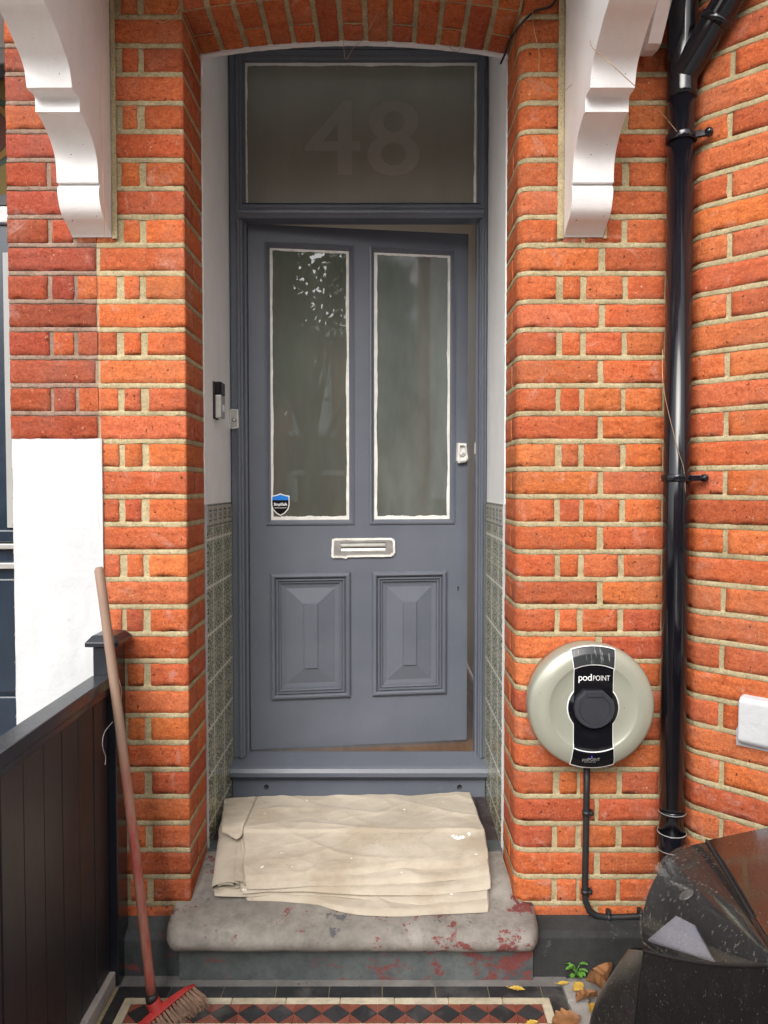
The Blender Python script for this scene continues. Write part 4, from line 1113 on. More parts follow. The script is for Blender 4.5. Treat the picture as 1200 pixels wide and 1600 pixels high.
# ------------------------------------------------------------------ folded dust sheet
def pz(px, py, dz):
    z = .22 + dz
    for _ in range(12): p = atz(px, py, z); z = tread(p.y) + dz
    return Vector((p.x, p.y))
def poly_at(P, u):
    k = min(len(P) - 2, int(u * (len(P) - 1))); t = u * (len(P) - 1) - k
    a, b, c, d = P[max(0, k - 1)], P[k], P[k + 1], P[min(len(P) - 1, k + 2)]
    return .5 * ((2 * b) + (c - a) * t + (2 * a - 5 * b + 4 * c - d) * t * t + (3 * b - a - 3 * c + d) * t ** 3)
def ridge(x, y, s_): return max(0, 1 - abs(nz(x, y, s_)) * 3.2) ** 2
def sheet_layer(mb, front, back, dz, th, seed, nu=90, nv=40, edge=.012, wr=1.0, droop=0.0):
    """closed cloth pad with rounded edges between a front and a back outline (photo pixels)"""
    Fp = [pz(*q, dz) for q in front]; Bp = [pz(*q, dz) for q in back]
    def plan(u, v):
        p = poly_at(Fp, u).lerp(poly_at(Bp, u), v)
        p.x += nz(v * 5, seed, 1) * .004 * (1 if u < .05 or u > .95 else 0); p.y += nz(u * 9, seed, 3) * .003 * (1 if v < .1 else 0)
        cr_ = max(0, 1 - v / .10) ** 2 * .012
        p.x += cr_ * max(0, 1 - u / .03) ** 2 - cr_ * max(0, 1 - (1 - u) / .03) ** 2
        return p
    W = (Fp[-1] - Fp[0]).length; L = (Bp[0] - Fp[0]).length
    def under(p, v): return tread(p.y) + dz - droop * max(0, 1 - v * L / .05) ** 2
    def zt(u, v):
        p = plan(u, v)
        d = min(u * W, (1 - u) * W, v * L, (1 - v) * L); r = min(1, d / edge); r = math.sqrt(max(0, 1 - (1 - r) ** 2))
        x, y = p.x, p.y
        h = nz(x * 5 + y * 3, y * 11 - x * 3, seed) * .0045 + nz(x * 16, y * 26 + x * 9, seed + 4) * .0016
        h += ridge(x * 3.0 - y * 1.5, y * 8 + x * 3.5, seed + 9) * .0050 + ridge(x * 7 + 4, y * 15 - x * 6, seed + 2) * .0022
        return under(p, v) + th * (.25 + .75 * r) + h * r * wr
    a = mb.grid(lambda u, v: (*plan(u, v), zt(u, v)), nu, nv)
    b = mb.grid(lambda u, v: (*plan(u, v), under(plan(u, v), v) + .0004), nu, nv)
    loop = lambda g: [g[i][0] for i in range(nu + 1)] + [g[nu][j] for j in range(1, nv + 1)] + [g[i][nv] for i in range(nu - 1, -1, -1)] + [g[0][j] for j in range(nv - 1, 0, -1)]
    A_, B_ = loop(a), loop(b)
    for k in range(len(A_)): k2 = (k + 1) % len(A_); mb.face((A_[k], A_[k2], B_[k2], B_[k]), 0, (1, 1, 1), True)
mb = MB()
bk = [(352, 1258), (450, 1258), (560, 1256), (650, 1254), (738, 1252)]
sheet_layer(mb, [(381, 1408), (440, 1410), (500, 1416), (540, 1428), (600, 1433), (690, 1430), (768, 1426)], [(370, 1300), (440, 1300), (500, 1300), (540, 1300), (600, 1300), (690, 1300), (752, 1300)], .001, .012, 1.0, edge=.010)
sheet_layer(mb, [(330, 1402), (380, 1404), (440, 1400), (520, 1403), (600, 1411), (690, 1417), (766, 1408)], bk, .011, .011, 2.6, edge=.008, droop=-.002)
lb3 = [(372, 1290), (450, 1258), (560, 1256), (650, 1254), (738, 1252)]
sheet_layer(mb, [(374, 1399), (420, 1397), (480, 1396), (560, 1401), (640, 1402), (720, 1398), (771, 1390)], lb3, .022, .012, 3.0, edge=.008, droop=-.003)
sheet_layer(mb, [(382, 1391), (420, 1391), (490, 1387), (560, 1386), (640, 1383), (720, 1376), (769, 1369)], lb3, .034, .011, 3.7, edge=.008, droop=-.002)
sheet_layer(mb, [(381, 1381), (420, 1381), (490, 1374), (560, 1367), (640, 1361), (720, 1355), (767, 1344)], [(378, 1252), (420, 1248), (480, 1248), (560, 1248), (640, 1247), (690, 1244), (735, 1243)], .045, .015, 4.0, 170, 110, .016, .85, droop=.004)
def roll(mb, q0, q1, dz0, dz1, r0, turns, seed):
    a_, b_ = pz(*q0, dz0), pz(*q1, dz1)
    p0 = Vector((a_.x, a_.y, tread(a_.y) + dz0)); p1 = Vector((b_.x, b_.y, tread(b_.y) + dz1)); d = p1 - p0
    sx = Vector((0, 0, 1)).cross(d.normalized()).normalized() * -1
    def f(u, v):
        t = -u * turns * 2 * math.pi + 1.2; r = r0 * (1 - .68 * u); q = p0 + d * v
        return q + sx * (math.cos(t) * r * 1.75) * (1 + .12 * nz(v * 6, seed, u)) + Vector((0, 0, 1)) * (math.sin(t) * r * .60 + nz(v * 8, u * 3, seed) * .003) + d.normalized() * nz(u * 7, seed) * .006
    mb.grid(f, 80, 20)
roll(mb, (355, 1386), (367, 1268), .036, .044, .032, 2.2, 5)
sheet_layer(mb, [(346, 1296), (358, 1306), (370, 1312), (380, 1304)], [(350, 1250), (366, 1248), (385, 1247), (402, 1246)], .062, .008, 9.0, 24, 30, .010, 1.0)
ds = mb.build("dust_sheet", MT['cloth']); tag(ds, "folded cream cotton dust sheet with paint marks lying on the door step", "dust sheet")
ds.modifiers.new("smooth", 'SUBSURF').levels = 0

# ------------------------------------------------------------------ fence and broom
XFv = -.745
fence = thing("timber_fence", (XFv, 1.2, 0), "low dark brown boarded fence with square post standing left of the doorway", "fence")
zr1 = Z_(1056, 2.08); zr0 = zr1 - .032
yp0, yp1 = 2.085, 2.168
ppx0, ppx1 = X_(146, yp0, 1100), X_(180.5, yp0, 1100)
zpt = Z_(1011, yp0)
mb = MB(); mb.box(ppx0, ppx1, yp0, yp1, 0, zpt); post = mb.build("post", MT['fence_post'], fence, bevel=.003)
mb = MB(); cxp, cyp = (ppx0 + ppx1) / 2, (yp0 + yp1) / 2; hx, hy = (ppx1 - ppx0) / 2 + .016, (yp1 - yp0) / 2 + .016
def sq(a, b, z): return [(cxp - a, cyp - b, z), (cxp + a, cyp - b, z), (cxp + a, cyp + b, z), (cxp - a, cyp + b, z)]
mb.rings([sq(hx - .010, hy - .01, zpt), sq(hx, hy, zpt + .003), sq(hx, hy, zpt + .014), sq(hx - .014, hy - .014, zpt + .030), sq(hx - .018, hy - .018, zpt + .032)]); mb.build("post_cap", MT['fence_post'], post, bevel=.0015)
yA = -.6
fx = ppx1 - .012
mb = MB(); mb.box(fx - .052, fx + .004, yA, yp0 - .001, zr0, zr1); mb.box(fx - .043, fx - .003, yA, yp0 - .002, zr0 - .022, zr0 - .0005); mb.build("top_rail", MT['fence_post'], fence, bevel=.004)
mb = MB(); y = yp0 - .003; k = 0
while y > yA:
    y2 = max(yA, y - .098); t = random.uniform(-.0012, .0012)
    mb.box(fx - .030 + t, fx - .011 + t, y2 + .0025, y, .045, zr0 - .0225)
    y = y2
mb.box(fx - .028, fx - .0145, yA, yp0 - .003, .05, zr0 - .0235)
mb.build("boarding", MT['fence'], fence, bevel=.002)
mb = MB(); mb.box(fx - .04, fx + .004, yA, yp0 - .002, .0, .044); tag(mb.build("gravel_board", MT['paving'], fence, bevel=.003), "grey strip along the foot of the fence")

ht = at(154.5, 886, 2.05); hb = at(237, 1556, 1.965)
broom = thing("broom", (hb.x, hb.y, 0), "old broom with worn red handle and red head leaning on the brick pier", "broom")
mb = MB(); dv = hb - ht
pts = [ht + dv * (k / 24) + Vector((math.sin(k / 24 * math.pi) * .004, 0, 0)) for k in range(25)]
rs = [.0128 + .0004 * nz(k * .9) for k in range(25)]; rs[0] = .0085; pts[1] = ht + dv * .008
mb.tube(pts, .0125, 18, rs=rs)
mb.build("handle", MT['handle'], broom)
mb = MB(); u = dv.normalized(); mb.tube([hb - u * .006, hb + u * .014], .0165, 20); mb.build("collar", MT['black_rubber'], broom)
e0 = at(208, 1606, 1.930); e1 = at(299, 1531, 2.03); e0 = e0 + (e0 - e1) * .25
hd = (e1 - e0); L = hd.length; hd.normalize()
bd = Vector((.75, -.45, -.30)); bd = (bd - hd * bd.dot(hd)).normalized(); wd = hd.cross(bd).normalized()
mb = MB(); mid = (e0 + e1) / 2
def headsec(t, w, h0, h1): 
    q = e0 + hd * (L * t); return [q + bd * h0 - wd * w, q + bd * h1 - wd * w * .8, q + bd * h1 + wd * w * .8, q + bd * h0 + wd * w]
prev = [headsec(t, .021 * math.sin(max(.12, min(1, 8 * min(t, 1 - t) + .15)) * math.pi / 2), .026, .004 + .012 * (2 * abs(t - .5)) ** 2) for t in [k / 20 for k in range(21)]]
ids = [[mb.add(p) for p in s_] for s_ in prev]
for a, b in zip(ids, ids[1:]):
    for j in range(4): mb.face((a[j], a[(j + 1) % 4], b[(j + 1) % 4], b[j]), 0, (1, 1, 1), False)
mb.face(ids[0], 0); mb.face(ids[-1], 0)
sk = hb + u * .012; mt_ = e0 + hd * ((sk - e0).dot(hd) * 1.0) + bd * .006
mb.tube([sk, sk.lerp(mt_, .45), mt_ + bd * .004], .018, 20, rs=[.0185, .0185, .024])
mb.build("head", MT['red_plastic'], broom, bevel=.002)
mb = MB(); random.seed(11)
for i in range(21):
    for j in range(4):
        t = .02 + .96 * (i + .5) / 21; q = e0 + hd * (L * t) + wd * (-.013 + .0087 * j) + bd * .025
        fl_ = (t - .5) * .45
        for k in range(9):
            dr = (bd + hd * (fl_ + random.uniform(-.09, .09)) + wd * ((j - 1.5) * .10 + random.uniform(-.07, .07))).normalized(); ln = random.uniform(.046, .060)
            s_ = q + hd * random.uniform(-.0028, .0028) + wd * random.uniform(-.003, .003)
            a = hd * .0009; mb.poly([s_ - a, s_ + a, s_ + a * .6 + dr * ln, s_ - a * .6 + dr * ln]); a = wd * .0009; mb.poly([s_ - a, s_ + a, s_ + a * .6 + dr * ln, s_ - a * .6 + dr * ln])
mb.build("bristles", MT['bristle'], broom, fix=False)

# ------------------------------------------------------------------ path and ground
gd = MB(); gd.poly([(-60, -60, -.012), (60, -60, -.012), (60, 60, -.012), (-60, 60, -.012)]); tag(gd.build("ground", MT['paving']), kind="structure", label="pale concrete ground")
mb = MB(); RED = [(.21, .065, .044), (.24, .075, .05), (.18, .056, .04)]; BLK = [(.030, .030, .033), (.040, .040, .043), (.026, .026, .028)]; CRM = [(.52, .46, .33), (.57, .51, .38)]
pxl, pxr = -.735, atz(884, 1560, 0).x
yt1 = atz(600, 1541, 0).y; yt2 = atz(600, 1558.5, 0).y; yt3 = atz(600, 1568.5, 0).y
yq = -1.6
mb.poly([(pxl - .3, yq, -.0045), (pxr, yq, -.0045), (pxr, yt1 + .003, -.0045), (pxl - .3, yt1 + .003, -.0045)], 1)
def tl(pts, c): mb.prism([(x, y, -.004) for x, y in pts], (0, 0, .004 + random.uniform(-.0004, .0004)), 0, c)
g = .0014
def rowrect(x0, x1, y0, y1, ln, pal, horiz=True):
    t = x0 if horiz else y1
    while (t < x1 - .004) if horiz else (t > y0 + .004):
        if horiz: t2 = min(t + ln, x1); tl([(t + g, y0 + g), (t2 - g, y0 + g), (t2 - g, y1 - g), (t + g, y1 - g)], random.choice(pal)); t = t2
        else: t2 = max(t - ln, y0); tl([(x0 + g, t2 + g), (x1 - g, t2 + g), (x1 - g, t - g), (x0 + g, t - g)], random.choice(pal)); t = t2
crl, crr = atz(206, 1568, 0).x, atz(846, 1568, 0).x     # inner edges of the cream border
cw_ = yt2 - yt3
rowrect(pxl, pxr, yt2, yt1, .146, BLK)
rowrect(crl - cw_, crr + cw_, yt3, yt2, .146, CRM)
rowrect(pxl, crl - cw_, yq, yt2, .146, BLK, False); rowrect(crr + cw_, pxr, yq, yt2, .146, BLK, False)
rowrect(crl - cw_, crl, yq, yt3, .146, CRM, False); rowrect(crr, crr + cw_, yq, yt3, .146, CRM, False)
nd = 15; dgl = (crr - crl) / nd
for k in range(nd):
    xc_ = crl + dgl * (k + .5); y1_ = yt3; y0_ = yt3 - dgl; ym = yt3 - dgl / 2; h = dgl / 2
    tl([(xc_, y0_ + g), (xc_ + h - g, ym), (xc_, y1_ - g), (xc_ - h + g, ym)], random.choice(BLK))
    for sx_ in (-1, 1):
        tl([(xc_ + sx_ * g * 1.5, y1_ - g), (xc_ + sx_ * (h - g * .3), y1_ - g), (xc_ + sx_ * (h - g * .3), ym + g * 1.8)][::sx_ if sx_ == 1 else -1], random.choice(RED))
        tl([(xc_ + sx_ * g * 1.5, y0_ + g), (xc_ + sx_ * (h - g * .3), y0_ + g), (xc_ + sx_ * (h - g * .3), ym - g * 1.8)][::-sx_ if sx_ == 1 else 1], random.choice(RED))
rowrect(crl, crr, yt3 - dgl - cw_, yt3 - dgl, .146, CRM)
y = yt3 - dgl - cw_; k = 0
while y > yq + .1:
    x = crl; j = 0
    while x < crr - .01:
        x2 = min(x + .1065, crr); tl([(x + g, y - .1065 + g), (x2 - g, y - .1065 + g), (x2 - g, y - g), (x + g, y - g)], random.choice(BLK if (j + k) % 2 else RED)); x = x2; j += 1
    y -= .1065; k += 1
tag(mb.build("tiled_path", [MT['path_tile'], MT['mortar']], attr=True), kind="structure", label="red and black diamond tiled path with cream border")
mb = MB(); y = yt1 + .002; random.seed(3)
x = pxr + .003
for (y0_, y1_, x1_) in ((2.02, 2.10, pxr + .06), (1.80, 2.016, pxr + .055), (1.4, 1.796, pxr + .055), (.8, 1.395, pxr + .055)):
    mb.box(x, x1_, y0_, y1_, -.01, .006 + random.uniform(-.002, .002))
tag(mb.build("edging_slabs", MT['paving'], bevel=.003), kind="structure", label="grey slabs edging the tiled path")
mb = MB(); mb.grid(lambda u, v: (-.735 + 1.25 * u, yt1 + .001 + (2.17 - yt1) * v, -.004 + nz(u * 30, v * 3) * .001 + .004 * v), 60, 4); tag(mb.build("mortar_strip", MT['cement']), kind="structure", label="pale cement strip below the step")
mb = MB(); mb.poly([(-40, -5.5, -.006), (40, -5.5, -.006), (40, -3.2, -.006), (-40, -3.2, -.006)]); tag(mb.build("pavement", MT['paving']), kind="structure")
mb = MB(); mb.poly([(-40, -11, -.008), (40, -11, -.008), (40, -5.5, -.008), (-40, -5.5, -.008)]); tag(mb.build("road", MT['asphalt']), kind="structure")

# ------------------------------------------------------------------ leaves and weed
def leaf(px, py, ln, wd_, rot, tilt, m, label, grp="fallen leaves by the step", curl=.3, z=.004):
    p = atz(px, py, z); mb = MB(); n = 10
    M_ = Matrix.Translation((p.x, p.y, z)) @ Matrix.Rotation(rot, 4, 'Z') @ Matrix.Rotation(tilt, 4, 'X')
    def f(u, v):
        w_ = wd_ * math.sin(min(1, u * 1.02) * math.pi) ** .8 * (1 + .18 * math.sin(u * 26)); s_ = (v - .5) * 2
        return M_ @ Vector(((u - .5) * ln, s_ * w_ / 2, abs(s_) ** 2 * curl * wd_ * .5 + math.sin(u * 3.1) * curl * ln * .12))
    mb.grid(f, n * 2, 6)
    mb.tube([M_ @ Vector((-.5 * ln, 0, .001)), M_ @ Vector((-.72 * ln, .004, .004))], .0008, 6)
    o = mb.build("fallen_leaf", m, fix=False); tag(o, label, "leaf", grp); return o
leaf(808, 1546, .042, .020, R(-10), 0, MT['leaf_y'], "yellow leaf lying alone on the dark border tiles below the step")
leaf(903, 1543, .045, .026, R(40), R(20), MT['leaf_y'], "yellow leaf lying just under the green weed", z=.014)
leaf(880, 1537, .034, .014, R(10), R(8), MT['leaf_y'], "narrow yellow leaf lying left of the weed by the plinth", z=.010)
leaf(831, 1600, .038, .020, R(20), 0, MT['leaf_y'], "small yellow leaf on the red path tiles at the bottom edge")
leaf(935, 1548, .095, .070, R(120), R(35), MT['leaf_b'], "large curled brown leaf leaning on the plinth beside the weed", curl=.8, z=.022)
leaf(950, 1530, .080, .055, R(60), R(-30), MT['leaf_b'], "curled brown leaf touching the car bumper, topmost of the heap", curl=.9, z=.034)
leaf(918, 1562, .070, .048, R(200), R(25), MT['leaf_b'], "brown leaf standing on the slabs in front of the heap", curl=.6, z=.016)
leaf(930, 1585, .060, .044, R(80), R(15), MT['leaf_y'], "broad tan leaf lying against the bumper foot", curl=.5, z=.014)
leaf(885, 1596, .080, .060, R(15), R(6), MT['leaf_b'], "broad flat brown leaf on the grey slab at the bottom edge", curl=.25, z=.020)
wp = atz(903, 1536, .0); wp.y += .02
weed = thing("weed", (wp.x, wp.y, 0), "small bright green weed growing at the foot of the black plinth", "plant")
random.seed(5); mbS = MB(); mbL = MB()
for k in range(13):
    a = k * 2.4; rdi = .010 + .018 * (k % 4) / 3; h = .020 + .010 * random.random() + (.014 if k % 3 == 0 else 0)
    tip = Vector((wp.x + math.cos(a) * rdi, wp.y + math.sin(a) * rdi * .8, h)); mbS.tube([(wp.x, wp.y, 0), (wp.x + math.cos(a) * rdi * .3, wp.y + math.sin(a) * rdi * .3, h * .7), tip], .0009, 6)
    dr = Vector((math.cos(a), math.sin(a), .15)).normalized(); sd_ = Vector((-math.sin(a), math.cos(a), 0)); L_ = random.uniform(.018, .025)
    mbL.grid(lambda u, v: tip + dr * (u * L_) + sd_ * ((v - .5) * L_ * .62 * math.sin(max(.03, u) * math.pi) ** .7) + Vector((0, 0, abs(v - .5) * .006 - u * u * .006)), 8, 4)
mbS.build("stem", MT['weed'], weed); mbL.build("foliage", MT['weed'], weed, fix=False)

# ------------------------------------------------------------------ loose wires
def wire(name, pts, r, m, label, cat, grp=None, Y=None):
    P = [at(*p) if len(p) == 3 else at(p[0], p[1], Y) for p in pts]
    # Catmull-Rom
    out = []
    for k in range(len(P) - 1):
        a = P[max(0, k - 1)]; b = P[k]; c = P[k + 1]; d = P[min(len(P) - 1, k + 2)]
        for t in [i / 8 for i in range(8)]:
            out.append(.5 * ((2 * b) + (c - a) * t + (2 * a - 5 * b + 4 * c - d) * t * t + (3 * b - a - 3 * c + d) * t ** 3))
    out.append(P[-1]); mb = MB(); mb.tube(out, r, 8); o = mb.build(name, m); return tag(o, label, cat, grp)
G = "thin wires strung round the porch"
wire("cable", [(782, 100, 2.40), (789, 84, 2.385), (797, 62, 2.30), (812, 40, 2.19), (835, 18, 2.188), (862, 8, 2.188), (876, -20, 2.188)], .0033, MT['black_rubber'], "black cable hanging from the bracket into the top right frame corner", "cable")
wire("fairy_light_wire", [(832, 18, 2.18), (834, 45, 2.17), (842, 80, 2.17), (843, 118, 2.17), (858, 138, 2.17), (878, 144, 2.17), (893, 132, 2.0)], .0009, MT['copper'], "thin copper wire looping over bricks left of the right bracket", "wire", G)
wire("fairy_light_wire", [(922, 62, 1.88), (927, 76, 1.86), (955, 100, 1.82), (985, 128, 1.86), (1012, 152, 2.0), (1040, 184, 2.07), (1058, 206, 2.08)], .0009, MT['copper'], "thin copper wire from the right bracket to the downpipe clip", "wire", G)
wire("fairy_light_wire", [(1035, 545, 2.10), (1036, 600, 2.09), (1047, 655, 2.085), (1060, 705, 2.085), (1069, 738, 2.09), (1071, 800, 2.10), (1070, 900, 2.105), (1069, 1000, 2.105), (1066, 1180, 2.105)], .0009, MT['copper'], "thin copper wire trailing down along the black downpipe", "wire", G)
wire("fairy_light_wire", [(534, 20, 2.22), (536, 55, 2.36), (540, 92, 2.40), (552, 75, 2.40), (568, 60, 2.33), (590, 20, 2.22)], .0009, MT['copper'], "thin wire loop hanging from the middle of the brick arch", "wire", G)
wire("fairy_light_wire", [(682, 58, 2.36), (695, 62, 2.38), (705, 76, 2.39), (716, 80, 2.39), (724, 70, 2.37)], .0009, MT['copper'], "thin wire loop hanging at the right end of the arch", "wire", G)
wire("fairy_light_wire", [(222, -10, 2.18), (232, 20, 2.175), (252, 35, 2.175), (272, 25, 2.175), (284, 8, 2.175), (300, 28, 2.24), (318, 12, 2.22)], .0009, MT['copper'], "thin wire looping over bricks right of the left bracket", "wire", G)
wire("fairy_light_wire", [(158, -10, 2.00), (160, 70, 2.03), (157, 160, 2.06), (160, 250, 2.09), (163, 330, 2.10), (162, 380, 2.15), (156, 420, 2.183), (156, 560, 2.183), (157, 690, 2.18), (160, 760, 2.17), (153, 800, 2.17), (158, 835, 2.17)], 0.0004, MT['copper'], "thin pale wire running down the left bracket onto the white render", "wire", G)
wire("fairy_light_wire", [(184, 1055, 2.08), (190, 1080, 2.075), (188, 1100, 2.07)], .0008, MT['copper'], "short wire behind the broom handle on the fence post", "wire", G)
wire("fairy_light_wire", [(176, 1128, 2.05), (163, 1145, 2.0), (160, 1165, 1.98), (165, 1183, 2.0), (164, 1195, 2.0)], .0009, MT['tape'], "pale wire curling down the fence boards left of the broom", "wire", G)

# ------------------------------------------------------------------ neighbour's doorway at the far left
YN = 2.52
nd_ = MB()
xn1 = -1.0; xn0 = -1.95
def zN(py): return Z_(py, YN)
nd_.box(xn0, xn1, YN + .01, YN + .06, zN(346), zN(320)); 
nd_.box(xn0, xn1, YN + .01, YN + .06, zN(95), zN(72))
nd_.build("transom_bar", MT['white_render'], neigh, bevel=.004)
mb = MB(); b = NB("stained_glass"); sx, sy, sz = b.sep()
ccx, ccz = at(-32, 200, YN).x + 1.3, at(-32, 200, YN).z
dx = b.math('SUBTRACT', sx, ccx); dz = b.math('SUBTRACT', sz, ccz); dist = b.math('SQRT', b.math('ADD', b.math('MULTIPLY', dx, dx), b.math('MULTIPLY', dz, dz)))
pxm = YN / F
c = b.ramp(dist, [(.0, (.05, .015, .01)), (36 * pxm, (.05, .015, .01)), (36.5 * pxm, (.015, .012, .01)), (38 * pxm, (.12, .06, .015)), (47 * pxm, (.12, .06, .015)), (47.5 * pxm, (.012, .012, .01)), (49 * pxm, (.028, .04, .032)), (56 * pxm, (.028, .04, .032)), (56.5 * pxm, (.02, .018, .012)), (57.5 * pxm, (.10, .07, .02)), (1, (.07, .065, .025))], 'CONSTANT')
sgm = b.set(c, .6, b.bump(b.noise(60, 3), .3, .002), Specular_IOR_Level=.1)
mb.box(xn0, xn1, YN + .03, YN + .04, zN(318), zN(97)); mb.build("stained_glass", sgm, neigh)
mb = MB(); xg = X_(22, YN)
for z0_, z1_ in ((zN(118), zN(100)), (zN(318), zN(302))): mb.box(xn0, xn1, YN + .012, YN + .028, z0_, z1_)
mb.build("glass_frame", MT['slate'], neigh)
mb = MB(); mb.box(xn0, xn1, YN + .03, YN + .07, .10, zN(347)); nleaf = mb.build("door", MT['navy'], neigh)
tag(nleaf, "dark navy front door with glass")
mb = MB(); mb.box(X_(6, YN), X_(19.5, YN), YN + .018, YN + .029, zN(825), zN(392)); mb.build("glass_pane", MT['curtain'], nleaf)
mb = MB(); mb.box(xn0, xn1, YN + .002, YN + .029, zN(858), zN(850)); mb.box(xn0, xn1, YN + .002, YN + .029, zN(889), zN(880)); mb.build("letter_plate", MT['steel'], nleaf, bevel=.002)
mb = MB(); mb.box(xn0, xn1, YN + .01, YN + .029, zN(850) + .003, zN(828)); mb.box(xn0, X_(24, YN), YN + .016, YN + .029, .12, zN(1090)); mb.box(xn0, X_(22, YN), YN + .016, YN + .029, zN(1085), zN(905)); mb.build("panel", MT['navy'], nleaf, bevel=.006)
mb = MB(); mb.box(-2.0, -1.06, YN - .33, YN + .4, zN(70), zN(70) + .3); mb.build("recess_ceiling", MT['plaster'], neigh)
mb = MB(); mb.box(-3.2, -1.96, Y0, Y0 + .4, 0, 3.0); mb.build("wall", MT['brick_n'], neigh, attr=True)

# ------------------------------------------------------------------ parked car (only its near front corner reaches the picture)
car = thing("parked_car", (1.1, .9, 0), "black wet parked car, its front corner and clear headlight beside the bricks", "car")
def V(px, py, Y): return at(px, py, Y)
def bez(P, t):
    P = [p.copy() for p in P]
    while len(P) > 1: P = [a.lerp(b, t) for a, b in zip(P, P[1:])]
    return P[0]
A0 = V(1006, 1482, 1.42); B0 = V(1102, 1316, 1.50); C0 = V(1215, 1502, 1.02)
low_e = lambda t: bez([A0, V(1060, 1500, 1.30), V(1150, 1512, 1.12), C0], t)             # lower edge of the lens
up_e = lambda t: bez([B0, V(1128, 1352, 1.40), V(1165, 1425, 1.22), C0], t)                # upper edge
frt = lambda s: bez([A0, V(990, 1420, 1.44), V(1030, 1322, 1.49), B0], s)                # front silhouette
outn = Vector((-.55, .15, .8)).normalized()
def lens(t, s, k=1.0):
    t = min(t, .985)
    a, b = low_e(t), up_e(t); p = a.lerp(b, s)
    f0 = frt(s) - A0.lerp(B0, s)
    return p + f0 * (1 - t) ** 1.6 + outn * (.012 * math.sin(s * math.pi) * (1 - t) ** .7) * k
mb = MB(); mb.grid(lambda u, v: lens(u, v), 30, 20)
hl = mb.build("headlight", MT['lens'], car, fix=False)
mb = MB(); inn = Vector((.35, -.1, -.42)).normalized() * .028
mb.grid(lambda u, v: lens(u, v, .2) + inn * (math.sin(v * math.pi) ** .6 * math.sin(min(1, u * 5) * math.pi / 2) * .9 + .06), 20, 14); mb.build("lamp_bowl", MT['black_rubber'], hl, fix=False)
mb = MB()
r0 = [lens(.03, .09, .6), lens(.56, .05, .6), lens(.40, .36, .6), lens(.26, .36, .6)]
r0 = [p + inn * .16 for p in r0]
mb.prism(r0, inn * .3); mb.build("reflector", MT['white_car'], hl, bevel=.004)
mb = MB(); mb.lathe([(.014, 0), (.015, .003), (.011, .002), (.0, -.003)], lens(.20, .58, .2) + inn * .80, outn, 24); mb.build("bulb_holder", MT['steel'], hl)
# wing and bumper below the lens
def wing(u, v):
    # u: along (0 = bumper corner ... 1 = towards the rear), v: 0 top, 1 down
    top = low_e(u) if u <= .98 else low_e(.98)
    d = v
    return Vector((top.x - .022 * math.sin(min(1, d * 1.1) * math.pi * .6) + .0 * d, top.y + .0 * d, (top.z - .006) * (1 - d) + .12 * d))
mb = MB(); mb.grid(lambda u, v: wing(u, v), 24, 24); 
mb.grid(lambda u, v: wing(1, v) + Vector((.004 * u - .02 * u, -1.1 * u, (.10 * (1 - v)) * u)), 16, 24)
mb.build("wing", MT['car_trim'], car, fix=False)
mb = MB()
def bump_(u, v):
    w_ = wing(0, v); k = min(1, u / .35); r_ = max(0, u - .25) / .75
    bl = .064 * math.sin(min(1, v * 2.0) * math.pi / 2)
    return Vector((w_.x - bl * math.sin(k * math.pi / 2) + .50 * r_ ** 1.6, w_.y + .003 + .20 * math.sin(min(1, u * 1.1) * math.pi / 2), w_.z - .115 * math.sin(min(1, u * 1.1) * math.pi / 2) * (1 - v)))
mb.grid(bump_, 36, 24); mb.grid(lambda u, v: bump_(1, v) + Vector((1.2 * u, .02 * u, 0)), 8, 24)
mb.build("bumper", MT['car_grey'], car, fix=False)
# bonnet
def bon(u, v):
    a = up_e(min(.985, u)); q = Vector((a.x + .004, a.y, a.z + .004))
    far = Vector((1.7, 1.62 - .62 * u - .02, q.z + .004 + .02 * (1 - u)))
    p = q.lerp(far, v); s_ = math.sin(min(1, v * 2.4) * math.pi / 2)
    p.z += .014 * s_ * (1 - v) + .01 * math.sin(u * math.pi)
    p.y += .06 * (1 - u) * math.sin(v * math.pi)
    return p
mb = MB(); mb.grid(bon, 24, 30); mb.grid(lambda u, v: bon(1, v) + Vector((-.02 * u * (1 - v), -.85 * u, .12 * u)), 12, 30)
bn = mb.build("bonnet", MT['car'], car, fix=False)
mb = MB(); mb.tube([up_e(k / 20) + Vector((.003, 0, .003)) for k in range(20)], .0032, 8); mb.tube([low_e(k / 20) + Vector((0, 0, -.003)) for k in range(20)], .0032, 8); mb.build("lamp_seal", MT['black_rubber'], hl)
mb = MB()
mb.grid(lambda u, v: frt(v) .lerp(Vector((1.3, 1.60, A0.z + (B0.z - A0.z) * v + .01)), u) + Vector((0, .05 * math.sin(u * math.pi), 0)), 24, 10); mb.build("nose", MT['car'], car, fix=False)
mb = MB()
wc = Vector((A0.x + .12, .62, .31)); mb.lathe([(.20, -.09), (.30, -.09), (.315, -.06), (.315, .06), (.30, .09), (.20, .09)], wc, (1, 0, 0), 40); wh = mb.build("wheel", MT['black_rubber'], car)
mb = MB(); mb.lathe([(0, -.07), (.05, -.08), (.19, -.06), (.2, -.085)], wc, (1, 0, 0), 40); mb.build("rim", MT['steel'], wh)

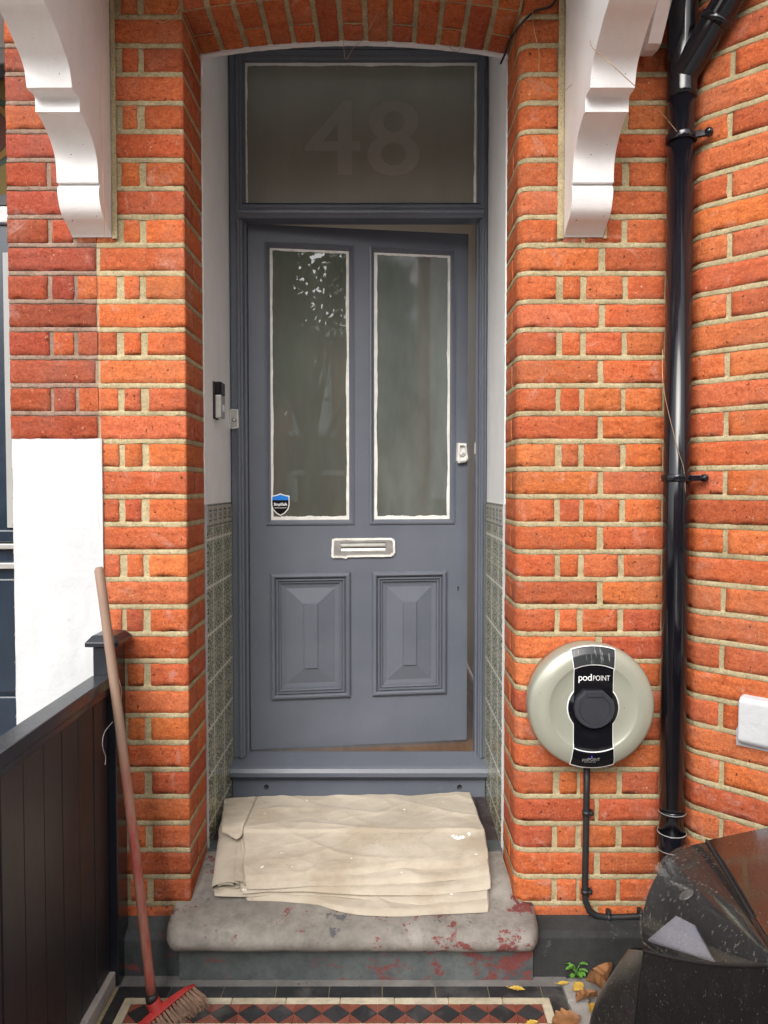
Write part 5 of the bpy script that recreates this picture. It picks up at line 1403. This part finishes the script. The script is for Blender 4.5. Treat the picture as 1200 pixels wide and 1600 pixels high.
# ------------------------------------------------------------------ across the street: what the door glass mirrors
FY = -13.5
op = thing("terraced_house", (3.0, FY, 0), "brick terraced house across the street mirrored in the left door pane", "house")
mb = MB(); mb.box(-14, 16, FY - 1, FY, 0, 5.1); mb.build("wall", MT['far_brick'], op)
mb = MB(); mb.prism([(-14.2, FY + .3, 5.1), (-14.2, FY - 4, 6.3), (-14.2, FY - 4.2, 6.2), (-14.2, FY - 1, 5.0)], (30.4, 0, 0)); mb.build("roof", MT['slate'], op)
for wx, wz in ((.9, 2.75), (2.85, 2.75), (4.7, 2.75), (-2.6, 2.75), (6.9, 2.75), (-5.2, 2.75), (6.9, .6), (-2.6, .6)):
    mb = MB()
    for (x0_, x1_, z0_, z1_) in ((-.5, -.42, 0, 1.7), (.42, .5, 0, 1.7), (-.42, .42, 1.62, 1.7), (-.42, .42, 0, .08), (-.42, .42, .82, .88)): mb.box(wx + x0_, wx + x1_, FY + .002, FY + .06, wz + z0_, wz + z1_)
    mb.box(wx - .6, wx + .6, FY + .002, FY + .14, wz - .12, wz - .001)
    wn = mb.build("window", MT['white_render'], op)
    mb = MB(); mb.box(wx - .42, wx + .42, FY + .004, FY + .02, wz + .08, wz + 1.62); mb.build("pane", MT['plaster'], wn)
for px_ in (2.95, -4.0):
    mb = MB(); mb.prism([(px_ - .8, FY + 1.1, 1.75), (px_ + .8, FY + 1.1, 1.75), (px_ + .6, FY, 2.45), (px_ - .6, FY, 2.45)], (0, 0, .10)); pcn = mb.build("porch_roof", MT['slate'], op)
    mb = MB(); mb.box(px_ - .8, px_ + .8, FY + 1.06, FY + 1.14, 1.63, 1.75)
    for s_ in (-1, 1): mb.box(px_ + s_ * .7 - .06, px_ + s_ * .7 + .06, FY + .1, FY + 1.0, 1.0, 1.74)
    mb.build("trim", MT['white_render'], pcn)
def tree(x, y, h, rad, n, seed, label, zc=.62, zr=.34):
    random.seed(seed); t = thing("street_tree", (x, y, 0), label, "tree", "street trees mirrored in the glass")
    mb = MB(); mb.tube([(x, y, 0), (x + .05, y, h * .3), (x - .05, y + .05, h * .6), (x, y, h * .85)], .1, 10, rs=[.17, .13, .10, .04])
    cl = []
    for k in range(26):
        a = random.uniform(0, 6.28); rr2 = rad * math.sqrt(random.random()); z = h * zc + random.uniform(-1, 1) * h * zr
        q = Vector((x + math.cos(a) * rr2, y + math.sin(a) * rr2, z)); cl.append(q)
        if k % 2 == 0: mb.tube([(x, y, h * .35 + .02 * k), q.lerp(Vector((x, y, z - .3)), .5), q], .03, 6, rs=[.05, .03, .012])
    mb.build("trunk", MT['bark'], t)
    mb = MB()
    for k in range(n):
        q = random.choice(cl); v = Vector((random.gauss(0, 1), random.gauss(0, 1), random.gauss(0, .8))) * (rad * .20); p = q + v
        a = Vector((random.gauss(0, 1), random.gauss(0, 1), random.gauss(0, 1))).normalized(); b_ = a.orthogonal().normalized(); s_ = random.uniform(.06, .10)
        mb.poly([p - a * s_, p + b_ * s_ * .5, p + a * s_, p - b_ * s_ * .5])
    mb.build("crown", MT['foliage'], t, fix=False); return t
tree(1.25, -5.2, 4.6, 1.35, 6500, 2, "leafy street tree mirrored in the upper part of the left door pane", .82, .20)
tree(5.6, -6.2, 6.0, 1.9, 7000, 4, "larger leafy street tree standing to the right across the garden")
